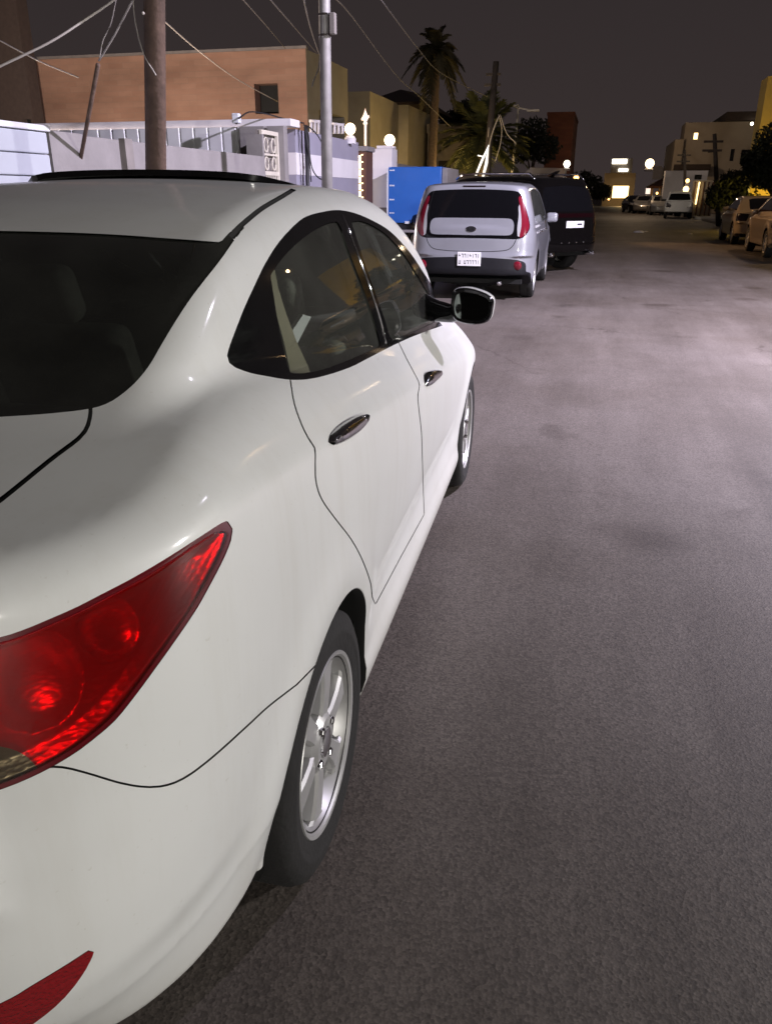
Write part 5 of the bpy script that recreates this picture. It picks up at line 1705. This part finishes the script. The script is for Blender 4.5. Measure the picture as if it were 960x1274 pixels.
# ---- houses on the left
def house(name, label, x0, x1, y0, y1, h, mat, windows=(), parapet=.0, roofmat=None, cat='house', pm=None):
    """walls with real window openings cut as recessed boxes: windows = (face, u0, u1, z0, z1, lit)"""
    o = empty(name, ((x0 + x1) / 2, (y0 + y1) / 2, 0), label=label, cat=cat)
    us = {'s': (x0, x1), 'e': (y0, y1), 'w': (y0, y1)}
    def wall(face):
        m = MB()
        a, b = us[face]
        ws = [w for w in windows if w[0] == face]
        ug = sorted({a, b, *[w[1] for w in ws], *[w[2] for w in ws]}); zg = sorted({-.02, h, *[w[3] for w in ws], *[w[4] for w in ws]})
        def pt(u, z, d=0):
            return {'s': (u, y0 + d, z), 'e': (x1 - d, u, z), 'w': (x0 + d, u, z)}[face]
        for i in range(len(ug) - 1):
            for j in range(len(zg) - 1):
                uc, zc = (ug[i] + ug[i + 1]) / 2, (zg[j] + zg[j + 1]) / 2
                if any(w[1] < uc < w[2] and w[3] < zc < w[4] for w in ws): continue
                m.quad(pt(ug[i], zg[j]), pt(ug[i + 1], zg[j]), pt(ug[i + 1], zg[j + 1]), pt(ug[i], zg[j + 1]))
        for w in ws:
            d = w[6] if len(w) > 6 else .22
            c = [(w[1], w[3]), (w[2], w[3]), (w[2], w[4]), (w[1], w[4])]
            for k in range(4):
                p, q = c[k], c[(k + 1) % 4]
                m.quad(pt(*p), pt(*q), pt(q[0], q[1], d), pt(p[0], p[1], d))
        wo = under(m.build('wall', pm[face] if pm and face in pm else mat), o)
        for w in ws:
            d = w[6] if len(w) > 6 else .22
            m = MB(); m.quad(pt(w[1], w[3], d), pt(w[2], w[3], d), pt(w[2], w[4], d), pt(w[1], w[4], d))
            wn = under(m.build('window', M['dark_window'] if not w[5] else M[w[5]]), o)
            m = MB(); t = .05; um = (w[1] + w[2]) / 2
            for (ua, ub, za, zb) in ((w[1], w[1] + t, w[3], w[4]), (w[2] - t, w[2], w[3], w[4]), (w[1] + t, w[2] - t, w[3], w[3] + t), (w[1] + t, w[2] - t, w[4] - t, w[4]), (um - t / 2, um + t / 2, w[3] + t, w[4] - t)):
                p, q = Vector(pt(ua, za, d - .05)), Vector(pt(ub, zb, d - .01))
                m.box((min(p.x, q.x), min(p.y, q.y), min(p.z, q.z)), (max(p.x, q.x), max(p.y, q.y), max(p.z, q.z)))
            f = m.build('window_frame', M['cream_metal']); f.parent = wn; f.matrix_parent_inverse = Matrix.Translation(-o.location)
    for f in 'sew': wall(f)
    m = MB(); m.quad((x0, y0, h - .003), (x1, y0, h - .003), (x1, y1, h - .003), (x0, y1, h - .003)); m.quad((x0, y1, -.02), (x1, y1, -.02), (x1, y1, h), (x0, y1, h))
    under(m.build('roof', roofmat or mat), o)
    if parapet:
        m = MB()
        m.box((x0 - .06, y0 - .06, h), (x1 + .06, y0 + .12, h + parapet)); m.box((x1 - .12, y0 + .121, h), (x1 + .06, y1, h + parapet)); m.box((x0 - .06, y0 + .121, h), (x0 + .12, y1, h + parapet))
        under(m.build('parapet', pm['s'] if pm and 's' in pm else mat), o)
    return o


_r = at(380, 60, 30); _l = at(10, 67, 30); _w0 = at(316, 104, 30); _w1 = at(347, 141, 30); _e = on_plane((432, 85), 0, _r.x)
hb = house('brick_house', 'orange brick house with one window, beige balcony side, behind the tin fence', _l.x, _r.x, 30, _e[1], _r.z, M['brick'],
           windows=(('s', _w0.x, _w1.x, _w1.z, _w0.z, None, .5), ('e', 31.3, _e[1] - .5, 2.9, 4.4, None, 1.4)), pm={'e': M['beige_render']})
under(MB().box((_l.x - .05, 29.93, _r.z), (_r.x + .05, 30.15, _r.z + .09)).build('coping', M['concrete_dark']), hb)
_t = at(8, -40, 27); _u = at(19, 0, 27)
house('dark_house', 'dark red house cut off by the left edge of the photo', _u.x - 9, _u.x, 27, 27.6, 9.5, M['dark_roof'], windows=(('s', _u.x - 3.2, _u.x - 1.6, 4.6, 6.2, None), ('s', _u.x - .42, _u.x - .1, 2.9, 3.9, None)))
_a = at(433, 112, 42); _b = at(460, 113, 42)
house('beige_house', 'plain beige house block right of the brick house', _a.x - 3, _b.x, 42, 50, _b.z, M['beige_render'], windows=(('s', _a.x + .1, _a.x + .55, 2.6, 3.8, None),))
_a = at(470, 140, 48); _b = at(508, 122, 48); _c = at(535, 132, 48)
h3 = house('villa', 'villa with a dark hipped roof lit warm from below, behind the blue trailer', _a.x - .6, _b.x, 48, 56, _b.z - .2, M['cream_wall'], windows=(('s', _a.x + .2, _a.x + .9, 2.8, 4.4, None),))
m = MB(); x0, x1, y0, y1, zb = _a.x - .9, _b.x + .9, 47.6, 57, _b.z - .2
rg = [(x0, y0, zb), (x1, y0, zb), (x1, y1, zb), (x0, y1, zb)]; t0, t1 = ((x0 + x1) / 2 - .3, 51, zb + 1.0), ((x0 + x1) / 2 + .3, 53, zb + 1.0)
m.quad(rg[0], rg[1], t1, t0); m.quad(rg[1], rg[2], t1); m.quad(rg[2], rg[3], t0, t1); m.quad(rg[3], rg[0], t0)
m.box((x0, y0, zb - .12), (x1, y1, zb - .004))
under(m.build('hipped_roof', M['dark_roof']), h3)
house('brown_house', 'dark brown low house between the villa and the palms', _b.x + .3, at(590, 165, 52).x, 52, 58, at(560, 165, 52).z, M['concrete_dark'], parapet=.5, roofmat=M['dark_roof'], windows=(('s', _b.x + 1, _b.x + 1.8, 2.4, 3.4, None),))
_a, _b = at(681, 143, 80), at(714, 143, 80)
house('red_house', 'tall dark red brick block left of the street end', _a.x, _b.x, 80, 90, _a.z, M['brick_dark'], windows=(('s', _a.x + .5, _a.x + 1.1, 5.2, 6.4, None), ('e', 82, 83.4, 5.2, 6.4, None)), parapet=.25)
# pale wall beyond the black vehicle
_a, _b, _c = at(648, 218, 55), at(660, 208, 55), at(702, 209, 55)
wm = MB(); wm.prism([(_a.x, 0), (_c.x, 0), (_c.x, _c.z), (_b.x, _b.z), (_a.x, _a.z)], 55, 58, lambda u, v, t: (u, t, v))
tag(wm.build('white_outbuilding', M['white_render']), 'long white outbuilding with sloped end beyond the black vehicle', 'outbuilding')
globe_lamp(705, 203.5, 4.0, 56, 'small white globe lamp over the end of the white outbuilding', .2, 'sign_lit')
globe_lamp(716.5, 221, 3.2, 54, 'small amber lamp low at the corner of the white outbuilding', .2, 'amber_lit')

# ---- right hand side, far
_a, _b = at(853, 152, 80), at(946, 150, 80)
rb = house('beige_mansion', 'large beige house with dark roof slab on the far right', _a.x, _b.x, 80, 84, _a.z, M['beige_far'], parapet=.0, windows=(
    ('s', at(903, 225, 80).x, at(908, 225, 80).x, at(900, 200, 80).z, at(900, 185, 80).z, None), ('s', at(916, 225, 80).x, at(929, 225, 80).x, at(900, 204, 80).z, at(900, 186, 80).z, None, .3), ('s', at(855, 225, 80).x, at(860, 225, 80).x, at(855, 173, 80).z, at(857, 165, 80).z, 'shop_lit', .15)))
_c = at(840, 173, 79.5)
under(MB().box((_c.x, 79.5, -.02), (_a.x - .003, 91, _c.z)).build('side_wing', M['beige_far']), rb)
_d0, _d1 = at(902, 150, 79), at(962, 138, 79)
under(MB().box((_d0.x, 78.6, _d0.z), (_d1.x + 2, 90, _d1.z)).build('roof_slab', M['dark_roof']), rb)
_e0, _e1 = at(838, 211, 78.8), at(884, 204, 78.8)
under(MB().box((_e0.x, 78.6, _e0.z), (_e1.x, 79.49, _e1.z)).build('ledge', M['dark_roof']), rb)
for px_ in (935, 946):
    globe_lamp(px_, 153.5, 1.7, 78.2, 'tiny white lamp under the dark roof slab of the mansion', .05, 'sign_lit', 'lamps under the roof slab')
_a, _b = at(828, 212, 70), at(881, 211, 70)
house('white_annex', 'low white building in front of the beige mansion', _a.x, _b.x, 70, 71.5, _a.z, M['white_render'], windows=(('s', at(863, 225, 70).x, at(872, 225, 70).x, at(865, 223, 70).z, at(865, 217, 70).z, None),))
_a, _b = at(863, 224, 62), at(890, 224, 62)
gg = empty('gate', (_a.x, 62, 0), label='amber lit gate with glowing strip beside the white pickup', cat='gate')
under(MB().box((_a.x, 62, -.02), (_b.x, 62.3, _a.z), None, .02).build('gate_leaf', M['beige_far']), gg)
m = MB(); 
for k in range(5):
    xx = _a.x + (_b.x - _a.x) * (k + .5) / 5
    m.box((xx - .04, 61.95, .1), (xx + .04, 61.997, _a.z - .1))
under(m.build('gate_bars', M['rust_frame']), gg)
p, q = at(870, 226, 61.8), at(865, 254, 61.8)
under(MB().tube([p, q], .05, 6).build('light_strip', M['shop_lit'], smooth=True), gg)
globe_lamp(853, 235, 3.4, 61, 'amber globe lamp just above the white pickup', .2, 'shop_lit')
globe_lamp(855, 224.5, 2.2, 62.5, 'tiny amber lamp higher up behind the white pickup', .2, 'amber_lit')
# pavilion with brown hipped roof
pv = empty('pavilion', tuple(at(826, 250, 88) * 1.0), label='small pavilion with brown hipped roof over the parked saloons', cat='pavilion')
_a, _b, _t = at(806, 231, 88), at(846, 231, 88), at(826, 220, 90)
m = MB(); z = _a.z; m.quad((_a.x, 87, z), (_b.x, 87, z), (_t.x, 89.5, _t.z)); m.quad((_b.x, 87, z), (_b.x, 92, z), (_t.x, 89.5, _t.z)); m.quad((_b.x, 92, z), (_a.x, 92, z), (_t.x, 89.5, _t.z)); m.quad((_a.x, 92, z), (_a.x, 87, z), (_t.x, 89.5, _t.z)); m.box((_a.x, 87, z - .2), (_b.x, 92, z - .01))
under(m.build('pavilion_roof', M['rust_frame']), pv)
for px_ in (810, 820, 831, 842):
    c = at(px_, 240, 87.4)
    under(MB().box((c.x - .12, 87.3, -.02), (c.x + .12, 87.55, z - .2)).build('column', M['beige_far']), pv)
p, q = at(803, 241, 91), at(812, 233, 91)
under(MB().box((p.x, 91.5, p.z), (q.x, 91.8, q.z), None, .02).build('glowing_wall_patch', M['wall_glow']), pv)  # brightly lit wall put in as a glowing patch, no lamp
globe_lamp(806, 244.5, 1.5, 86.5, 'small added amber glint of a parked car below the pavilion roof', .05, 'amber_lit', 'added amber glints under the pavilion')  # glowing balls stand in for reflections on the parked cars
globe_lamp(817, 240, 1.3, 86.5, 'small added amber glint of a parked car below the pavilion roof', .05, 'amber_lit', 'added amber glints under the pavilion')
globe_lamp(757, 247, 1.4, 112, 'tiny added amber glow just left of the lit shop front', .1, 'amber_lit')  # added glowing balls in place of bloom and car reflections
globe_lamp(790, 246, 1.4, 112, 'tiny added amber glow just right of the lit shop front', .1, 'amber_lit')
p, q = at(811, 223, 92), at(831, 206, 92)
sg_ = MB(); sg_.prism([(p.x, p.z), (at(820, 223, 92).x, p.z), (at(833, 215, 92).x, at(833, 216, 92).z), (at(822, 206, 92).x, q.z), (at(813, 206, 92).x, q.z)], 92, 92.3, lambda u, v, t: (u, t, v))
tag(sg_.build('hoarding', M['white_render']), 'white slanted hoarding above the brown pavilion roof', 'hoarding')
globe_lamp(808, 203, 5.2, 95, 'large glaring lamp above the white slanted hoarding', .3, 'globe_lit')
# shop at the end of the street
_a, _b = at(752, 215, 128), at(791, 215, 128)
shp = house('corner_shop', 'small shop with glowing front at the end of the street', _a.x, _b.x, 128, 138, _a.z, M['beige_far'], windows=(('s', at(763, 225, 128).x, at(783, 225, 128).x, at(770, 246, 128).z, at(770, 231, 128).z, 'shop_lit', .4),))
for (xa, ya, xb, yb, nm) in ((761, 203.5, 780, 197.5, 'sign_lit'), (769, 213, 781, 209.5, 'sign_lit')):
    p, q = at(xa, ya, 127.6), at(xb, yb, 127.6)
    o = under(MB().box((p.x, 127.4, p.z), (q.x, 127.6, q.z), None, .05).build('lit_sign', M[nm]), shp)
under(MB().box((at(758, 225, 127.9).x, 127.6, _a.z), (at(784, 225, 127.9).x, 133, at(760, 197, 128).z)).build('upper_storey', M['concrete_dark']), shp)
# yellow lit facade at the right edge
_a = at(954.5, 100, 40); 
M['yellow_wall'] = simple('yellow_wall', (.55, .40, .12), rough=.85, var=.15, vscale=1.5)
yh = house('yellow_house', 'yellow floodlit house facade at the right edge', _a.x, _a.x + 3.0, 40, 41.6, 6.1, M['yellow_wall'], windows=(('s', _a.x + .9, _a.x + 1.5, 2.8, 4.0, None),))
# far poles right
for (qa, qb, Y_, lab) in (((893, 270), (888.5, 166), 45, 'dark utility pole in front of the beige mansion'), ((852, 262), (851.5, 186), 64, 'thin dark utility pole behind the white pickup')):
    _a = at(*qa, Y_); _b = at(*qb, Y_); _d = (_b - _a).normalized()
    o = pole('utility_pole', tuple(_a - _d * (_a.z / _d.z)), tuple(_b), .13, .09, 'dark_pole', lab)
    for dz in (.35, .75):
        c = Vector(_b) - Vector((0, 0, dz))
        under(MB().box((c.x - .45, c.y - .1, c.z - .05), (c.x + .45, c.y - .02, c.z + .05)).build('cross_arm', M['dark_pole']), o)
    if Y_ == 45:
        c = at(884, 189, 45)
        a_ = under(MB().tube([at(890, 188, 45), at(880, 189, 45)], .03, 6).build('lamp_arm', M['dark_pole']), o)
        MB().box((c.x - .35, c.y - .1, c.z - .05), (c.x + .12, c.y + .1, c.z + .06), None, .03).build('lamp_head', M['dark_pole'], a_).matrix_parent_inverse = Matrix.Translation(-o.location)


# ---- vegetation
def palm(name, base, top, r, nf, L, droop, label, mat='palm_leaf', seed=1, lo=-.5, leaf=.05):
    rs = random.Random(seed)
    o = empty(name, tuple(base), label=label, cat='palm tree')
    base, top = Vector(base), Vector(top)
    pts, rr = [], []
    n = 26
    for i in range(n + 1):
        t = i / n
        p = base.lerp(top, t) + Vector((math.sin(t * 2.1) * .12, 0, 0))
        pts.append(p); rr.append(r * (1.25 - .35 * t) * (1 + (.10 if i % 2 else -.04)))
    under(MB().tube(pts, rr, 12).build('trunk', M['bark'], smooth=True), o)
    m = MB()
    for k in range(nf):
        az = 2.39996 * k + rs.uniform(-.2, .2)
        el = lo + (1.35 - lo) * ((k + .5) / nf) + rs.uniform(-.1, .1)
        d = Vector((math.cos(az) * math.cos(el), math.sin(az) * math.cos(el), math.sin(el)))
        sd = Vector((-math.sin(az), math.cos(az), 0))
        l = L * rs.uniform(.8, 1.1)
        prev = None
        ns = 16
        rach = []
        for i in range(ns + 1):
            t = i / ns
            rach.append(pts[-1] + d * (l * t) + Vector((0, 0, -droop * l * t * t * (1 if el < .9 else .6))))
        m.tube(rach, [.035 * (1 - .85 * i / ns) + .004 for i in range(ns + 1)], 4, cap=False)
        for i in range(2, ns + 1):
            for j in (0, .5):
                t = (i + j) / (ns + .5)
                a = rach[i - 1].lerp(rach[min(i, ns)], j)
                tang = (rach[min(i, ns)] - rach[i - 1]).normalized()
                for s in (-1, 1):
                    ll = l * .26 * math.sin(math.pi * (.12 + .80 * t)) * rs.uniform(.8, 1.15)
                    dir_ = (sd * s * .8 + tang * .65 + Vector((0, 0, .18 - .35 * rs.random()))).normalized()
                    tip = a + dir_ * ll + Vector((0, 0, -.12 * ll))
                    wd = tang * leaf
                    m.bm.faces.new([m.bm.verts.new(v) for v in (a - wd, a + wd, (a + tip) / 2 + wd * .9 + Vector((0, 0, .04 * ll)), tip, (a + tip) / 2 - wd * .9 + Vector((0, 0, .04 * ll)))])
    under(m.build('crown', M[mat], recalc=False), o)
    return o


_b = at(540, 62, 42); _a = at(534, 214, 42)
palm('date_palm', (_a.x, 42, 0), tuple(_b), .19, 30, 1.8, .75, 'tall date palm with a slender trunk against the night sky', seed=3, lo=-.9, mat='palm_dim')
_b = at(598, 170, 45)
palm('date_palm', (_b.x + .1, 45, 0), tuple(_b), .24, 46, 3.0, .42, 'short bushy date palm lit yellow from below beside the far pole', seed=5, lo=-.55, leaf=.06)


def leafy_tree(name, base, clumps, label, trunk_r=.16, n=900, leaf=.11, mat='leaf_dark', seed=2):
    rs = random.Random(seed)
    base = Vector(base)
    o = empty(name, tuple(base), label=label, cat='tree')
    m = MB()
    c0 = sum((Vector(c[0]) for c in clumps), Vector()) / len(clumps)
    fork = Vector((base.x, base.y, base.z + (c0.z - base.z) * .55))
    m.tube([base, base.lerp(fork, .5) + Vector((.05, .03, 0)), fork], [trunk_r * 1.3, trunk_r, trunk_r * .85], 10)
    for c, r in clumps:
        c = Vector(c)
        m.tube([fork, fork.lerp(c, .5) + Vector((rs.uniform(-.15, .15), rs.uniform(-.15, .15), .1)), c], [trunk_r * .6, trunk_r * .35, trunk_r * .12], 6)
    under(m.build('trunk', M['bark'], smooth=True), o)
    m = MB()
    for c, r in clumps:
        c = Vector(c)
        for k in range(n):
            d = Vector((rs.gauss(0, 1), rs.gauss(0, 1), rs.gauss(0, 1))).normalized()
            rad = r * rs.random() ** .35 * (1 + .25 * mnoise.noise(d * 2.3 + c))
            p = c + Vector((d.x, d.y, d.z * .85)) * rad
            u = Vector((rs.gauss(0, 1), rs.gauss(0, 1), rs.gauss(0, 1))).normalized()
            v = u.orthogonal().normalized()
            s = leaf * rs.uniform(.6, 1.3)
            m.bm.faces.new([m.bm.verts.new(q) for q in (p - u * s, p + v * s * .45, p + u * s, p - v * s * .45)])
    under(m.build('crown', M[mat], recalc=False), o)
    return o


def P38(px_, py, Y=38): return tuple(at(px_, py, Y))
leafy_tree('tree', (at(962, 240, 36).x, 36, 0), [(P38(958, 200, 36), .95), (P38(945, 215, 36), .75), (P38(968, 175, 36), .9), (P38(938, 200, 36.5), .5), (P38(975, 215, 36), 1.0)], 'dark leafy tree at the right edge below the yellow house', n=1100)
leafy_tree('shrub', (at(912, 255, 41).x, 41, 0), [(P38(905, 238, 41), .75), (P38(922, 234, 41), .8), (P38(893, 246, 41), .6), (P38(930, 246, 40.5), .7), (P38(912, 225, 41.5), .55)], 'dark rounded bush behind the beige saloon', n=800, trunk_r=.1)
leafy_tree('tree', (at(575, 150, 60).x, 60, 0), [(P38(578, 140, 60), 1.0), (P38(562, 152, 60), .9), (P38(590, 152, 60), .8)], 'dark round tree crown rising behind the brown house', n=900, leaf=.14)
leafy_tree('tree', (at(662, 190, 62).x, 62, 0), [(P38(662, 165, 62), 1.3), (P38(675, 185, 62), 1.2), (P38(650, 185, 62), 1.1)], 'dark tree between the short palm and the red brick block', n=900, leaf=.15)
leafy_tree('tree', (at(740, 235, 100).x - 1, 100, 0), [(P38(735, 232, 100), 1.6), (P38(748, 238, 100), 1.1), (P38(725, 226, 100), 1.5)], 'distant dark tree at the left of the lit shop', n=500, leaf=.25)
leafy_tree('tree', (7.0, 11.4, .12), [((6.3, 11.6, 5.0), 1.25), ((5.5, 11.8, 5.6), 1.15), ((6.9, 12.4, 5.6), 1.5), ((7.6, 11.2, 5.0), 1.4), ((5.7, 12.0, 4.3), 1.0), ((6.5, 12.2, 6.6), 1.2), ((5.25, 12.0, 3.9), 1.1), ((5.3, 12.1, 5.0), 1.1), ((5.65, 12.0, 2.9), 1.0), ((6.4, 12.2, 3.6), 1.2)], 'broad unseen tree added on the right pavement to shade the road', n=1800, leaf=.17, trunk_r=.2)  # unseen; crown shaped to throw the shadow edge across the road

# scraps on the road
for i, (px_, py, s) in enumerate(((795, 289, .16), (803, 288, .08), (858, 291, .07))):
    g_ = ground(px_, py)
    m = MB(); bmesh.ops.create_icosphere(m.bm, subdivisions=2, radius=s)
    for v in m.bm.verts: v.co = Vector((v.co.x * 1.5, v.co.y, max(v.co.z * .5, -.01))) * (1 + .35 * mnoise.noise(v.co * 9 + Vector((i, 0, 0)))) + g_
    tag(m.build('rubble', M['white_render'], smooth=True), 'pale scrap of rubble lying on the road before the lit strip', 'rubble', 'scraps lying on the road')
# ------------------------------------------------------------------ light
w = bpy.data.worlds.new('World'); scene.world = w; w.use_nodes = True
nt = w.node_tree
bg = nt.nodes['Background']
tc = nt.nodes.new('ShaderNodeTexCoord'); sx = nt.nodes.new('ShaderNodeSeparateXYZ'); rp = nt.nodes.new('ShaderNodeValToRGB')
nt.links.new(tc.outputs['Generated'], sx.inputs[0]); nt.links.new(sx.outputs['Z'], rp.inputs['Fac'])
e = rp.color_ramp.elements
e[0].position = 0.0; e[0].color = (.040, .030, .029, 1)
e[1].position = .30; e[1].color = (.027, .022, .0232, 1)
nt.links.new(rp.outputs['Color'], bg.inputs['Color']); bg.inputs['Strength'].default_value = 1.0


def lamp(name, loc, power, color, target=None, size=R(160), blend=.6, rad=.12):
    d = bpy.data.lights.new(name, 'SPOT' if target is not None else 'POINT')
    d.energy = power; d.color = color; d.shadow_soft_size = rad
    if target is not None:
        d.spot_size = size; d.spot_blend = blend
    o = bpy.data.objects.new(name, d); col.objects.link(o); o.location = loc
    if target is not None:
        o.rotation_euler = (Vector(target) - Vector(loc)).to_track_quat('-Z', 'Y').to_euler()
    return o


# street lamp over the road ahead (cool), one behind the photographer, warm lamps of the houses, added fills
lamp('street_or_fill_light', (4.5, 8.4, 6.0), 7300, (1.0, .91, 1.13), (1.0, 10.6, 0), R(135.5), .75)
lamp('door_fill', (6.6, 5.3, 2.3), 1450, (1.0, .962, .935))  # added fill that brightens the sedan's side, no such lamp seen
lamp('street_or_fill_light', (6.2, -7.5, 2.8), 2100, (1.0, .955, .88), (.5, 1, .5), R(130), .7)
lamp('garden_light', (-7.2, 38.0, 1.2), 300, (1.0, .68, .25))
lamp('garden_light', (-6.6, 42.6, .8), 620, (1.0, .66, .25))
lamp('house_light', (-13.5, 18.0, 1.6), 4800, (1.0, .80, .66))
lamp('facade_light', (7.2, 37.8, 1.0), 300, (1.0, .68, .12))
lamp('street_or_fill_light', (7.0, 27.0, 6.0), 400, (1.0, .62, .30), (4.5, 26, 0), R(140), .6)
lamp('tan_car_fill', (-3.6, 33.0, 3.4), 1700, (1.0, .54, .22), (4.3, 25.5, .8), R(30), .5)  # added fill aimed at the tan cars, no shop known there
lamp('street_or_fill_light', (-2.8, 50.0, 5.0), 1100, (1.0, .86, .70), (4.5, 60, .6), R(50), .6)  # added fill that brightens the white pickup
lamp('street_or_fill_light', (2.5, 72.0, 6.0), 420, (1.0, .70, .42))  # added fill that warms the far saloons
lamp('street_or_fill_light', (7.5, 62.0, 6.0), 90, (1.0, .74, .48))  # added fill that lifts the beige mansion
_p = at(772, 250, 125); lamp('shop_front', (_p.x, 124.0, 1.2), 160, (1.0, .62, .22))
_p = at(826, 236, 88); lamp('pavilion_light', (_p.x, 87.2, 2.1), 160, (1.0, .72, .42))
scene.cycles.use_denoising = True
scene.cycles.sample_clamp_indirect = 6
# ------------------------------------------------------------------ camera
cam_d = bpy.data.cameras.new('camera')
cam = bpy.data.objects.new('camera', cam_d)
col.objects.link(cam)
cam_d.sensor_fit = 'HORIZONTAL'
cam_d.sensor_width = 36
cam_d.lens = FPX / 960 * 36
cam_d.clip_end = 2000
cam_d.clip_start = .02
mw = Matrix.Identity(4)
for k in range(3):
    mw[k][0], mw[k][1], mw[k][2], mw[k][3] = WAX[0][k], WAX[1][k], -WAX[2][k], CPOS[k]
cam.matrix_world = mw
scene.camera = cam
scene.view_settings.view_transform = 'Standard'
scene.view_settings.look = 'None'
scene.view_settings.gamma = 1
scene.view_settings.use_curve_mapping = False
scene.view_settings.exposure = 0
